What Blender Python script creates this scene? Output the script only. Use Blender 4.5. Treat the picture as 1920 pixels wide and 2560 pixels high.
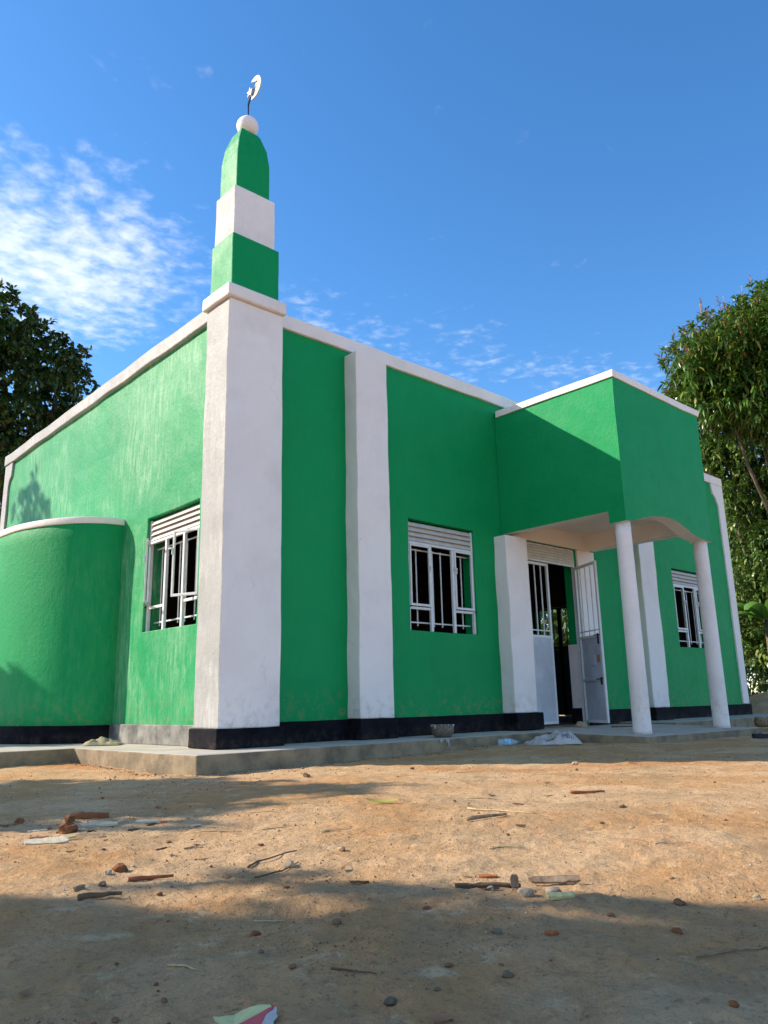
import bpy, bmesh, math, random
import numpy as np
from mathutils import Vector, Matrix, noise as mnoise

for o in list(bpy.data.objects):
    bpy.data.objects.remove(o)
scene = bpy.context.scene
COL = scene.collection
K = 0.68            # building drawn in modules of 0.68 m
rng = np.random.default_rng(7)
random.seed(7)

# ------------------------------------------------------------------ camera
cam_d = bpy.data.cameras.new('camera'); cam = bpy.data.objects.new('camera', cam_d); COL.objects.link(cam)
cam_d.sensor_fit = 'HORIZONTAL'; cam_d.sensor_width = 36.0; cam_d.lens = 36.5346
cam_d.clip_start = 0.05; cam_d.clip_end = 3000
yaw, pitch, roll = math.radians(42.547), math.radians(13.772), math.radians(-1.2228)
fw = Vector((math.sin(yaw)*math.cos(pitch), math.cos(yaw)*math.cos(pitch), math.sin(pitch)))
rt = Vector((math.cos(yaw), -math.sin(yaw), 0)); up = rt.cross(fw)
r2 = rt*math.cos(roll) + up*math.sin(roll); u2 = -rt*math.sin(roll) + up*math.cos(roll)
m = Matrix((r2, u2, -fw)).transposed().to_4x4(); m.translation = (0, 0, 0.3536)
cam.matrix_world = m
scene.camera = cam

# ------------------------------------------------------------------ sun, sky, exposure
SUN = Vector((-0.842, 1.0, 0.785)).normalized()
sun_el = math.asin(SUN.z); sun_az = math.atan2(SUN.x, SUN.y)
sl = bpy.data.lights.new('sun', 'SUN'); sun = bpy.data.objects.new('sun', sl); COL.objects.link(sun)
sl.energy = 4.2; sl.angle = math.radians(0.5); sl.color = (1.0, 0.88, 0.72)
sun.rotation_euler = (-SUN).to_track_quat('-Z', 'Y').to_euler(); sun.location = (-8, 10, 14)

world = bpy.data.worlds.new('World'); scene.world = world; world.use_nodes = True
wn, wl = world.node_tree.nodes, world.node_tree.links
wn.clear()
def N(nt, t, **kw):
    n = nt.nodes.new(t)
    for k, v in kw.items():
        if k in n.inputs.keys(): n.inputs[k].default_value = v
        else: setattr(n, k, v)
    return n
wt = world.node_tree
w_out = N(wt, 'ShaderNodeOutputWorld'); w_bg = N(wt, 'ShaderNodeBackground', Strength=0.15)
sky = N(wt, 'ShaderNodeTexSky', sky_type='NISHITA', sun_disc=False, sun_elevation=sun_el, sun_rotation=sun_az,
        altitude=1200.0, air_density=1.0, dust_density=0.5, ozone_density=2.0)
hs = N(wt, 'ShaderNodeHueSaturation', Saturation=1.27, Value=1.0); wl.new(sky.outputs[0], hs.inputs['Color'])
tc = N(wt, 'ShaderNodeTexCoord'); sep = N(wt, 'ShaderNodeSeparateXYZ'); wl.new(tc.outputs['Generated'], sep.inputs[0])
def mth(nt, op, a, b=None, c=None, clamp=False):
    n = nt.nodes.new('ShaderNodeMath'); n.operation = op; n.use_clamp = clamp
    for i, v in enumerate((a, b, c)):
        if v is None: continue
        if isinstance(v, (int, float)): n.inputs[i].default_value = v
        else: nt.links.new(v, n.inputs[i])
    return n.outputs[0]
zc = mth(wt, 'MAXIMUM', sep.outputs[2], 0.03)
px = mth(wt, 'DIVIDE', sep.outputs[0], zc); py = mth(wt, 'DIVIDE', sep.outputs[1], zc)
cmb = N(wt, 'ShaderNodeCombineXYZ'); wl.new(px, cmb.inputs[0]); wl.new(py, cmb.inputs[1])
def ramp_w(f, a, b, x, y):
    n = N(wt, 'ShaderNodeMapRange', interpolation_type='SMOOTHSTEP'); wl.new(f, n.inputs[0])
    for i, q in enumerate((a, b, x, y)): n.inputs[i+1].default_value = q
    return n.outputs[0]
# high thin cloud sheet: ripples inside large drifting banks
n1 = N(wt, 'ShaderNodeTexNoise', Scale=20.0, Detail=4.0, Roughness=0.55, Distortion=0.15); wl.new(cmb.outputs[0], n1.inputs['Vector'])
n1b = N(wt, 'ShaderNodeTexNoise', Scale=3.2, Detail=3.0, Roughness=0.6, Distortion=0.4); wl.new(cmb.outputs[0], n1b.inputs['Vector'])
mp = N(wt, 'ShaderNodeMapping'); mp.inputs['Location'].default_value = (-0.46, -1.40, 0); mp.inputs['Scale'].default_value = (0.95, 0.8, 1)
wl.new(cmb.outputs[0], mp.inputs[0])
ln = N(wt, 'ShaderNodeVectorMath', operation='LENGTH'); wl.new(mp.outputs[0], ln.inputs[0])
bank = N(wt, 'ShaderNodeMapRange', interpolation_type='SMOOTHSTEP'); wl.new(ln.outputs['Value'], bank.inputs[0])
bank.inputs[1].default_value = 0.60; bank.inputs[2].default_value = 0.06; bank.inputs[3].default_value = 0.0; bank.inputs[4].default_value = 1.0
streak = N(wt, 'ShaderNodeMapRange', interpolation_type='SMOOTHSTEP'); wl.new(py, streak.inputs[0])
pys = mth(wt, 'ADD', py, mth(wt, 'MULTIPLY', px, 0.45))
band = mth(wt, 'ABSOLUTE', mth(wt, 'SUBTRACT', pys, 2.12))
wl.new(band, streak.inputs[0])
streak.inputs[1].default_value = 0.42; streak.inputs[2].default_value = 0.0; streak.inputs[3].default_value = 0.0; streak.inputs[4].default_value = 0.50
msk = mth(wt, 'MAXIMUM', bank.outputs[0], streak.outputs[0])
n3 = N(wt, 'ShaderNodeTexNoise', Scale=0.42, Detail=2.0, Roughness=0.5)      # unseen cloud added over the rest of the sky as neutral fill light
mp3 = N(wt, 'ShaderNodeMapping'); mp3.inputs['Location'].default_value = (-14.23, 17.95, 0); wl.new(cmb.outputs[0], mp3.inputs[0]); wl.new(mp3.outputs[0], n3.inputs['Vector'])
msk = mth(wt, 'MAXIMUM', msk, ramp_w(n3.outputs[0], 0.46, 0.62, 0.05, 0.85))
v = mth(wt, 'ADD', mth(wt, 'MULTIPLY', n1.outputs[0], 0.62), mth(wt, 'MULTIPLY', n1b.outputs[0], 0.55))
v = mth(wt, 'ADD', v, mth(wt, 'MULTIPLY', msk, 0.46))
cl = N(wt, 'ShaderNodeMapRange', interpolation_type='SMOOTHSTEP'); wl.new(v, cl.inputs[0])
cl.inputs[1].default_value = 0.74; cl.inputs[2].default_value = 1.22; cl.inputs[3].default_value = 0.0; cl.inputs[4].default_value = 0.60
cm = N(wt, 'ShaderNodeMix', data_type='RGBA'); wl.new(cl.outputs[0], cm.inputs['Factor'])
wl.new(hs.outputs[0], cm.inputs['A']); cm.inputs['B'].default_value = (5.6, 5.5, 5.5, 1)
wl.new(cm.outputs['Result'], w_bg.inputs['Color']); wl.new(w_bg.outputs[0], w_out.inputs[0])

scene.view_settings.view_transform = 'Standard'; scene.view_settings.look = 'None'
scene.view_settings.gamma = 1.0; scene.view_settings.use_curve_mapping = False
scene.view_settings.exposure = 0.92

# ------------------------------------------------------------------ materials
def new_mat(name):
    mt = bpy.data.materials.new(name); mt.use_nodes = True
    nt = mt.node_tree; b = nt.nodes['Principled BSDF']
    return mt, nt, b
def noise_tex(nt, scale, detail=4, rough=0.55, vec=None, dist=0.0):
    n = N(nt, 'ShaderNodeTexNoise', Scale=scale, Detail=detail, Roughness=rough, Distortion=dist)
    if vec is not None: nt.links.new(vec, n.inputs['Vector'])
    return n.outputs[0]
def ramp(nt, f, a, b, x=0.0, y=1.0):
    n = N(nt, 'ShaderNodeMapRange', interpolation_type='SMOOTHSTEP'); nt.links.new(f, n.inputs[0])
    n.inputs[1].default_value = a; n.inputs[2].default_value = b; n.inputs[3].default_value = x; n.inputs[4].default_value = y
    return n.outputs[0]
def mix(nt, f, a, b):
    n = N(nt, 'ShaderNodeMix', data_type='RGBA')
    if isinstance(f, float): n.inputs['Factor'].default_value = f
    else: nt.links.new(f, n.inputs['Factor'])
    for k, v in (('A', a), ('B', b)):
        if isinstance(v, tuple): n.inputs[k].default_value = (*v, 1) if len(v) == 3 else v
        else: nt.links.new(v, n.inputs[k])
    return n.outputs['Result']
def objco(nt, scale=(1, 1, 1)):
    g = N(nt, 'ShaderNodeNewGeometry'); mpn = N(nt, 'ShaderNodeMapping'); mpn.inputs['Scale'].default_value = scale
    nt.links.new(g.outputs['Position'], mpn.inputs[0]); return mpn.outputs[0]
def bump(nt, b, h, strength=0.3, dist=0.01):
    n = N(nt, 'ShaderNodeBump', Strength=strength, Distance=dist); nt.links.new(h, n.inputs['Height'])
    nt.links.new(n.outputs[0], b.inputs['Normal'])

def plaster(name, base, pale, fade, rough=0.55, streaks=1.0, dirt=0.12):
    """hand-trowelled wall paint: brush streaks, thin spots where the undercoat shows, lumps"""
    mt, nt, b = new_mat(name)
    P = objco(nt); PS = objco(nt, (7, 7, 1.3)); PF = objco(nt, (38, 38, 8))
    big = noise_tex(nt, 0.8, 5, 0.65, P, 0.5); st = noise_tex(nt, 2.6, 7, 0.75, PS, 0.3); fine = noise_tex(nt, 1.8, 4, 0.7, PF)
    f = mth(nt, 'MULTIPLY', ramp(nt, big, 0.36, 0.66), ramp(nt, st, 0.34, 0.72))
    f = mth(nt, 'MULTIPLY', f, mth(nt, 'ADD', mth(nt, 'MULTIPLY', fine, 1.1), 0.25))
    c = mix(nt, mth(nt, 'MULTIPLY', f, fade, clamp=True), base, pale)
    dk = tuple(v*0.72 for v in base)
    c = mix(nt, mth(nt, 'MULTIPLY', ramp(nt, noise_tex(nt, 2.3, 6, 0.62, P), 0.45, 0.75), dirt*2.2), c, dk)
    c = mix(nt, mth(nt, 'MULTIPLY', ramp(nt, noise_tex(nt, 0.55, 4, 0.6, P, 0.8), 0.42, 0.62), 0.16), c, tuple(min(1, v*1.35+0.01) for v in base))
    wp = N(nt, 'ShaderNodeVectorMath', operation='ADD'); nt.links.new(P, wp.inputs[0]); nz = N(nt, 'ShaderNodeTexNoise', Scale=2.5, Detail=4.0); nt.links.new(P, nz.inputs['Vector'])
    sc = N(nt, 'ShaderNodeVectorMath', operation='SCALE'); sc.inputs['Scale'].default_value = 0.5; nt.links.new(nz.outputs['Color'], sc.inputs[0]); nt.links.new(sc.outputs[0], wp.inputs[1])
    vo = N(nt, 'ShaderNodeTexVoronoi', feature='DISTANCE_TO_EDGE', Scale=0.9); nt.links.new(wp.outputs[0], vo.inputs['Vector'])
    ck = mth(nt, 'MULTIPLY', ramp(nt, vo.outputs['Distance'], 0.0045, 0.001), ramp(nt, noise_tex(nt, 1.3, 3, 0.5, P), 0.54, 0.62))
    c = mix(nt, mth(nt, 'MULTIPLY', ck, 0.20), c, tuple(v*0.35 for v in base))
    spx = N(nt, 'ShaderNodeSeparateXYZ'); nt.links.new(P, spx.inputs[0])
    mud = mth(nt, 'MULTIPLY', ramp(nt, spx.outputs[2], 0.62, 0.16), ramp(nt, noise_tex(nt, 11, 6, 0.72, P), 0.46, 0.70))
    c = mix(nt, mth(nt, 'MULTIPLY', mud, 0.38), c, (0.34, 0.20, 0.10))
    nt.links.new(c, b.inputs['Base Color'])
    rr = mth(nt, 'ADD', mth(nt, 'MULTIPLY', noise_tex(nt, 6, 3, 0.5, P), 0.25), rough-0.12); nt.links.new(rr, b.inputs['Roughness'])
    b.inputs['Specular IOR Level'].default_value = 0.12
    h = mth(nt, 'ADD', mth(nt, 'MULTIPLY', noise_tex(nt, 120, 3, 0.6, P), 0.30), mth(nt, 'MULTIPLY', noise_tex(nt, 22, 4, 0.6, P), 0.75))
    h = mth(nt, 'ADD', h, mth(nt, 'MULTIPLY', fine, 0.42*streaks))
    bump(nt, b, h, 0.75, 0.007)
    return mt
GREEN = (0.002, 0.265, 0.080)
M_green = plaster('green_wall_paint', GREEN, (0.08, 0.38, 0.16), 0.10)
M_green_sun = plaster('green_wall_paint_thin_sunlit', (0.006, 0.255, 0.082), (0.27, 0.46, 0.29), 1.1, 0.5, 1.5)  # sunlit copy of the green: thin streaks plus grazing sun sheen in the colour
M_white = plaster('white_wall_paint', (0.79, 0.715, 0.685), (0.86, 0.80, 0.77), 0.4, 0.55, 1.2, 0.16)
M_white_sun = plaster('white_wall_paint_brushed_sunlit', (0.33, 0.325, 0.315), (0.58, 0.57, 0.54), 1.1, 0.5, 1.8, 0.20)  # brushed white for sun-facing sides, darkened to hold back the sunlight
def simple(name, base, var=0.25, scale=8, rough=0.5, metal=0.0, bstr=0.25, bdist=0.004, second=None, spec=0.2):
    mt, nt, b = new_mat(name); P = objco(nt)
    f = ramp(nt, noise_tex(nt, scale, 5, 0.62, P), 0.3, 0.7)
    s = second or tuple(v*(1-var) for v in base)
    nt.links.new(mix(nt, f, base, s), b.inputs['Base Color'])
    b.inputs['Roughness'].default_value = rough; b.inputs['Metallic'].default_value = metal; b.inputs['Specular IOR Level'].default_value = spec
    bump(nt, b, noise_tex(nt, scale*9, 4, 0.6, P), bstr, bdist)
    return mt
M_black = simple('black_plinth_paint', (0.004, 0.004, 0.007), 0.3, 5, 0.7, second=(0.010, 0.010, 0.014), spec=0.05)
mt, nt, b = new_mat('black_plinth_paint_splashed'); P = objco(nt); sp = N(nt, 'ShaderNodeSeparateXYZ'); nt.links.new(P, sp.inputs[0])
lowz = ramp(nt, sp.outputs[2], 0.16, 0.0)
f = mth(nt, 'MULTIPLY', lowz, ramp(nt, noise_tex(nt, 9, 6, 0.7, P), 0.40, 0.72))
f2 = ramp(nt, noise_tex(nt, 55, 4, 0.7, P), 0.66, 0.74, 0.0, 0.5)
c = mix(nt, ramp(nt, noise_tex(nt, 5, 4, 0.6, P), 0.3, 0.7), (0.004, 0.004, 0.007), (0.011, 0.011, 0.015))
c = mix(nt, mth(nt, 'MULTIPLY', f, 0.25), c, (0.17, 0.12, 0.085)); c = mix(nt, f2, c, (0.06, 0.05, 0.045))
nt.links.new(c, b.inputs['Base Color']); b.inputs['Roughness'].default_value = 0.7; b.inputs['Specular IOR Level'].default_value = 0.06
bump(nt, b, noise_tex(nt, 40, 4, 0.6, P), 0.5, 0.006); M_black = mt
M_dusty = simple('dusty_black_plinth', (0.075, 0.073, 0.07), 0.3, 4, 0.7, second=(0.30, 0.285, 0.25), bstr=0.5)
M_conc = simple('cement_screed', (0.50, 0.45, 0.37), 0.3, 3.0, 0.85, second=(0.38, 0.35, 0.30), bstr=0.5)
M_conc_edge = simple('cement_edge', (0.31, 0.24, 0.15), 0.3, 5.0, 0.9, second=(0.15, 0.12, 0.085), bstr=0.6, bdist=0.01)
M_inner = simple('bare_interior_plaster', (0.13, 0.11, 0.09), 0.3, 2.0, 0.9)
M_wmetal = simple('white_enamel_metal', (0.70, 0.70, 0.71), 0.14, 14, 0.38, bstr=0.08)
M_dull = simple('dull_white_shutter', (0.60, 0.57, 0.53), 0.2, 10, 0.5, bstr=0.1)
M_dark = simple('dark_iron', (0.03, 0.035, 0.05), 0.3, 20, 0.45, 0.6)
M_gatep = simple('blue_grey_gate_paint', (0.06, 0.10, 0.12), 0.3, 6, 0.5)
M_sheet = simple('grey_primer_sheet', (0.52, 0.55, 0.60), 0.2, 4, 0.45, bstr=0.1)
M_orange = simple('orange_paint_patch', (0.55, 0.22, 0.08), 0.2, 20, 0.5)
M_finial = simple('pale_sheet_tin', (0.62, 0.55, 0.46), 0.3, 30, 0.4, second=(0.42, 0.34, 0.26))
M_white_bounce = plaster('white_ceiling_bounce_lit', (0.84, 0.74, 0.64), (0.86, 0.78, 0.68), 0.3, 0.7)  # white porch ceiling, with warm bounce light put into its colour

# ------------------------------------------------------------------ numpy noise
_tab = np.random.default_rng(3).random((256, 256))
def vnoise(x, y, seed=0):
    x = np.asarray(x, float) + seed*37.13; y = np.asarray(y, float) + seed*17.7
    xi = np.floor(x).astype(int); yi = np.floor(y).astype(int); fx = x-xi; fy = y-yi
    fx = fx*fx*(3-2*fx); fy = fy*fy*(3-2*fy)
    g = lambda a, b: _tab[a & 255, b & 255]
    return (g(xi, yi)*(1-fx)+g(xi+1, yi)*fx)*(1-fy) + (g(xi, yi+1)*(1-fx)+g(xi+1, yi+1)*fx)*fy
def fbm(x, y, s, oct=4, seed=0):
    t = 0; a = 1; n = 0
    for i in range(oct):
        t = t + a*(vnoise(x*s, y*s, seed+i*5)-0.5); n += a; s *= 2.03; a *= 0.5
    return t/n

# ------------------------------------------------------------------ mesh helpers
def link(name, me, mats, parent=None):
    o = bpy.data.objects.new(name, me); COL.objects.link(o)
    for mt in (mats if isinstance(mats, (list, tuple)) else [mats]): me.materials.append(mt)
    if parent is not None: o.parent = parent
    return o
def mesh(name, verts, faces, mats, parent=None, smooth=False, mi=None):
    me = bpy.data.meshes.new(name); me.from_pydata([tuple(v) for v in verts], [], [tuple(f) for f in faces])
    if smooth: me.polygons.foreach_set('use_smooth', [True]*len(me.polygons))
    if mi is not None: me.polygons.foreach_set('material_index', list(mi))
    me.update()
    return link(name, me, mats, parent)
def tag(o, label=None, cat=None, group=None, kind=None):
    if label: o['label'] = label
    if cat: o['category'] = cat
    if group: o['group'] = group
    if kind: o['kind'] = kind
    return o
def empty(name, loc=(0, 0, 0), rz=0.0):
    o = bpy.data.objects.new(name, None); COL.objects.link(o); o.location = loc; o.rotation_euler = (0, 0, rz)
    o.empty_display_size = 0.2
    return o
def lump(p, amp, sc=1.3):
    """slow hand-made unevenness, a function of place only"""
    q = Vector(p)*sc
    return Vector((mnoise.noise(q), mnoise.noise(q+Vector((31, 7, 3))), mnoise.noise(q*0.7+Vector((5, 19, 11)))))*amp
def add_box(bm, x0, x1, y0, y1, z0, z1, step=None, mi=0):
    """box in bm; with a step its faces are cut into cells so it can be made uneven"""
    def br(a, b):
        n = 1 if not step else max(1, int(round((b-a)/step)))
        return [a+(b-a)*i/n for i in range(n+1)]
    X, Y, Z = br(x0, x1), br(y0, y1), br(z0, z1); vs = {}
    def v(i, j, k):
        if (i, j, k) not in vs: vs[i, j, k] = bm.verts.new((X[i], Y[j], Z[k]))
        return vs[i, j, k]
    nx, ny, nz = len(X)-1, len(Y)-1, len(Z)-1
    def f(*q):
        fc = bm.faces.new([v(*t) for t in q]); fc.material_index = mi
    for i in range(nx):
        for j in range(ny):
            f((i, j, 0), (i, j+1, 0), (i+1, j+1, 0), (i+1, j, 0)); f((i, j, nz), (i+1, j, nz), (i+1, j+1, nz), (i, j+1, nz))
        for k in range(nz):
            f((i, 0, k), (i+1, 0, k), (i+1, 0, k+1), (i, 0, k+1)); f((i, ny, k), (i, ny, k+1), (i+1, ny, k+1), (i+1, ny, k))
    for j in range(ny):
        for k in range(nz):
            f((0, j, k), (0, j, k+1), (0, j+1, k+1), (0, j+1, k)); f((nx, j, k), (nx, j+1, k), (nx, j+1, k+1), (nx, j, k+1))
def finish(name, bm, mats, parent, amp=0.0, sc=1.3, bevel=0.0, smooth=False, scale=K, segs=2):
    if amp:
        for vv in bm.verts: vv.co += lump(vv.co, amp, sc) + lump(vv.co, amp*0.45, sc*4)
    if scale != 1: bmesh.ops.scale(bm, vec=(scale,)*3, verts=bm.verts)
    me = bpy.data.meshes.new(name); bm.to_mesh(me); bm.free()
    if smooth: me.polygons.foreach_set('use_smooth', [True]*len(me.polygons))
    o = link(name, me, mats, parent)
    if bevel:
        md = o.modifiers.new('edge', 'BEVEL'); md.width = bevel; md.segments = segs; md.limit_method = 'ANGLE'; md.angle_limit = math.radians(50)
    return o
def ubox(name, x0, x1, y0, y1, z0, z1, mat, parent, step=None, amp=0.0, bevel=0.008, sc=1.3):
    bm = bmesh.new(); add_box(bm, x0, x1, y0, y1, z0, z1, step); return finish(name, bm, mat, parent, amp, sc, bevel)
def wall(name, a0, a1, z0, z1, plane, thick, axis, holes, mats, parent, step=0.24, amp=0.012, inward=1):
    """wall with rectangular openings; axis 'x': runs along x at y=plane, 'y': runs along y at x=plane"""
    def br(a, b, cuts):
        n = max(1, int(round((b-a)/step))); L = [a+(b-a)*i/n for i in range(n+1)]
        L = [q for q in L if q in (a, b) or all(abs(q-c) > step*0.3 for c in cuts)]
        return sorted(set(L+[c for c in cuts if a < c < b]))
    A = br(a0, a1, [h for q in holes for h in q[:2]]); Z = br(z0, z1, [h for q in holes for h in q[2:]])
    bm = bmesh.new(); V = {}
    def v(i, k, s):
        if (i, k, s) not in V:
            d = plane + (thick*inward if s else 0)
            p = Vector((A[i], d, Z[k])) if axis == 'x' else Vector((d, A[i], Z[k]))
            if not s: p += lump(p, amp) + lump(p, amp*0.4, 5)
            V[i, k, s] = bm.verts.new(p)
        return V[i, k, s]
    solid = lambda i, k: 0 <= i < len(A)-1 and 0 <= k < len(Z)-1 and not any(h[0]-1e-6 <= A[i] and A[i+1] <= h[1]+1e-6 and h[2]-1e-6 <= Z[k] and Z[k+1] <= h[3]+1e-6 for h in holes)
    for i in range(len(A)-1):
        for k in range(len(Z)-1):
            if not solid(i, k): continue
            bm.faces.new([v(i, k, 0), v(i+1, k, 0), v(i+1, k+1, 0), v(i, k+1, 0)])
            bm.faces.new([v(i, k, 1), v(i, k+1, 1), v(i+1, k+1, 1), v(i+1, k, 1)]).material_index = 1
            for (di, dk, p, q) in ((-1, 0, (i, k), (i, k+1)), (1, 0, (i+1, k+1), (i+1, k)), (0, -1, (i+1, k), (i, k)), (0, 1, (i, k+1), (i+1, k+1))):
                if not solid(i+di, k+dk): bm.faces.new([v(*p, 0), v(*q, 0), v(*q, 1), v(*p, 1)])
    bmesh.ops.recalc_face_normals(bm, faces=bm.faces)
    return finish(name, bm, mats, parent, 0, 1, 0.008)
def prism(name, pts, d0, d1, axis, mat, parent, bevel=0.006, scale=K):
    """outline in (a, z) pushed out between d0 and d1 along the other level axis"""
    bm = bmesh.new()
    P = lambda a, z, d: (a, d, z) if axis == 'x' else (d, a, z)
    A = [bm.verts.new(P(a, z, d0)) for a, z in pts]; B = [bm.verts.new(P(a, z, d1)) for a, z in pts]
    n = len(pts); bm.faces.new(A); bm.faces.new(B[::-1])
    for i in range(n): bm.faces.new([A[i], B[i], B[(i+1) % n], A[(i+1) % n]])
    bmesh.ops.recalc_face_normals(bm, faces=bm.faces)
    return finish(name, bm, mat, parent, 0, 1, bevel, scale=scale)
def tube_geo(pts, rad, n=8, cap=True):
    pts = [Vector(p) for p in pts]; V = []; F = []
    for i, p in enumerate(pts):
        t = (pts[min(i+1, len(pts)-1)] - pts[max(i-1, 0)]).normalized()
        a = t.cross(Vector((0.31, 0.17, 0.93))); a = a.normalized() if a.length > 1e-4 else Vector((1, 0, 0)); b = t.cross(a)
        r = rad[i] if isinstance(rad, (list, tuple)) else rad
        for k in range(n):
            w = 2*math.pi*k/n; V.append(p + (a*math.cos(w)+b*math.sin(w))*r)
    for i in range(len(pts)-1):
        for k in range(n):
            k2 = (k+1) % n; F.append((i*n+k, i*n+k2, (i+1)*n+k2, (i+1)*n+k))
    if cap:
        F.append(tuple(range(n))[::-1]); F.append(tuple((len(pts)-1)*n+k for k in range(n)))
    return V, F
def lathe(name, prof, n, mats, parent, loc=(0, 0, 0), smooth=True):
    V = []; F = []
    for r, z in prof:
        for k in range(n):
            w = 2*math.pi*k/n; V.append((r*math.cos(w)+loc[0], r*math.sin(w)+loc[1], z+loc[2]))
    for i in range(len(prof)-1):
        for k in range(n):
            k2 = (k+1) % n; F.append((i*n+k, i*n+k2, (i+1)*n+k2, (i+1)*n+k))
    F.append(tuple(range(n))[::-1]); F.append(tuple((len(prof)-1)*n+k for k in range(n)))
    o = mesh(name, V, F, mats, parent, smooth)
    if smooth:
        for p in (len(F)-1, len(F)-2): o.data.polygons[p].use_smooth = False
    return o

# ------------------------------------------------------------------ ground
def gheight(x, y):
    x = np.asarray(x, float); y = np.asarray(y, float)
    ss = lambda t: np.clip(t, 0, 1)**2*(3-2*np.clip(t, 0, 1))
    d = np.hypot(x, y)
    z = -0.143 + 0.045*ss((x-3.2)/4.2)*ss((y-2.2)/2.5)
    z = z + fbm(x, y, 0.55, 3, 1)*0.045*ss((d-0.6)/3) + fbm(x, y, 2.6, 4, 2)*0.022
    z = z + fbm(x, y, 9.0, 4, 4)*0.020 + np.maximum(0, fbm(x, y, 30.0, 3, 6))*0.018*ss((7-d)/4)
    # a few shallow scrapes and one old hole in the yard
    for (cx, cy, r, h) in ((1.203, 1.444, 0.055, -0.016), (0.98, 1.13, 0.05, -0.010), (1.75, 1.25, 0.12, 0.014), (1.66, 1.45, 0.10, 0.016), (2.9, 2.2, 0.3, 0.012)):
        q = ((x-cx)**2+(y-cy)**2)/(r*r); z = z + h*np.exp(-q) - (0.35*h*np.exp(-((np.sqrt(q)-1.5)/0.45)**2) if h < 0 else 0)
    # earth bank beyond the far end of the building
    z = z + 0.62*np.exp(-(((x-17.6)/2.0)**2+((y-6.6)/1.3)**2))*ss((x-14.9)/1.2)
    z = z + ss((d-26)/80)*fbm(x, y, 0.03, 3, 8)*1.5
    return z
def gz(x, y): return float(gheight(x, y))
ang = np.concatenate([np.arange(0, 10, 1.5), np.arange(10, 76, 0.16), np.arange(76, 360, 4.0)])
rad = np.concatenate([[0.0], np.geomspace(0.3, 13, 640), np.geomspace(14.4, 1400, 60)])
A, R = np.meshgrid(np.radians(ang), rad)
gx, gy = R*np.sin(A), R*np.cos(A); gzv = gheight(gx, gy)
gv = np.stack([gx, gy, gzv], -1).reshape(-1, 3)
na = len(ang); ii, jj = np.meshgrid(np.arange(len(rad)-1), np.arange(na), indexing='ij'); j2 = (jj+1) % na
gf = np.stack([ii*na+jj, (ii+1)*na+jj, (ii+1)*na+j2, ii*na+j2], -1).reshape(-1, 4)
gm = bpy.data.meshes.new('ground'); gm.vertices.add(len(gv)); gm.vertices.foreach_set('co', gv.ravel())
gm.loops.add(gf.size); gm.loops.foreach_set('vertex_index', gf[:, ::-1].ravel().astype(np.int32))
gm.polygons.add(len(gf)); gm.polygons.foreach_set('loop_start', np.arange(0, gf.size, 4, dtype=np.int32)); gm.polygons.foreach_set('loop_total', np.full(len(gf), 4, np.int32))
gm.update(calc_edges=True); gm.validate(); gm.polygons.foreach_set('use_smooth', [True]*len(gm.polygons))
mt, nt, b = new_mat('packed_red_earth'); P = objco(nt)
c = mix(nt, ramp(nt, noise_tex(nt, 0.9, 5, 0.62, P, 0.4), 0.38, 0.62), (0.585, 0.32, 0.135), (0.69, 0.455, 0.25))
c = mix(nt, mth(nt, 'MULTIPLY', ramp(nt, noise_tex(nt, 0.45, 5, 0.65, P, 0.6), 0.52, 0.68), 0.85), c, (0.54, 0.225, 0.075))
c = mix(nt, mth(nt, 'MULTIPLY', ramp(nt, noise_tex(nt, 2.4, 6, 0.70, P, 0.6), 0.46, 0.64), 0.6), c, (0.42, 0.29, 0.155))
c = mix(nt, mth(nt, 'MULTIPLY', ramp(nt, noise_tex(nt, 6.5, 6, 0.72, P, 0.3), 0.54, 0.68), 0.75), c, (0.76, 0.54, 0.31))
c = mix(nt, mth(nt, 'MULTIPLY', ramp(nt, noise_tex(nt, 17, 6, 0.75, P, 0.4), 0.52, 0.66), 0.42), c, (0.30, 0.165, 0.08))
c = mix(nt, mth(nt, 'MULTIPLY', ramp(nt, noise_tex(nt, 60, 5, 0.75, P), 0.54, 0.66), 0.55), c, (0.16, 0.09, 0.05))
c = mix(nt, mth(nt, 'MULTIPLY', ramp(nt, noise_tex(nt, 230, 3, 0.7, P), 0.58, 0.70), 0.45), c, (0.12, 0.07, 0.04))
c = mix(nt, ramp(nt, noise_tex(nt, 120, 2, 0.6, P), 0.69, 0.74, 0.0, 0.75), c, (0.66, 0.55, 0.42))
nt.links.new(c, b.inputs['Base Color']); b.inputs['Roughness'].default_value = 0.95; b.inputs['Specular IOR Level'].default_value = 0.15
h = mth(nt, 'ADD', noise_tex(nt, 18, 7, 0.75, P), mth(nt, 'MULTIPLY', noise_tex(nt, 90, 5, 0.75, P), 0.5))
bump(nt, b, h, 1.0, 0.024)
M_soil = mt
tag(link('ground', gm, mt), kind='structure')

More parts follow.
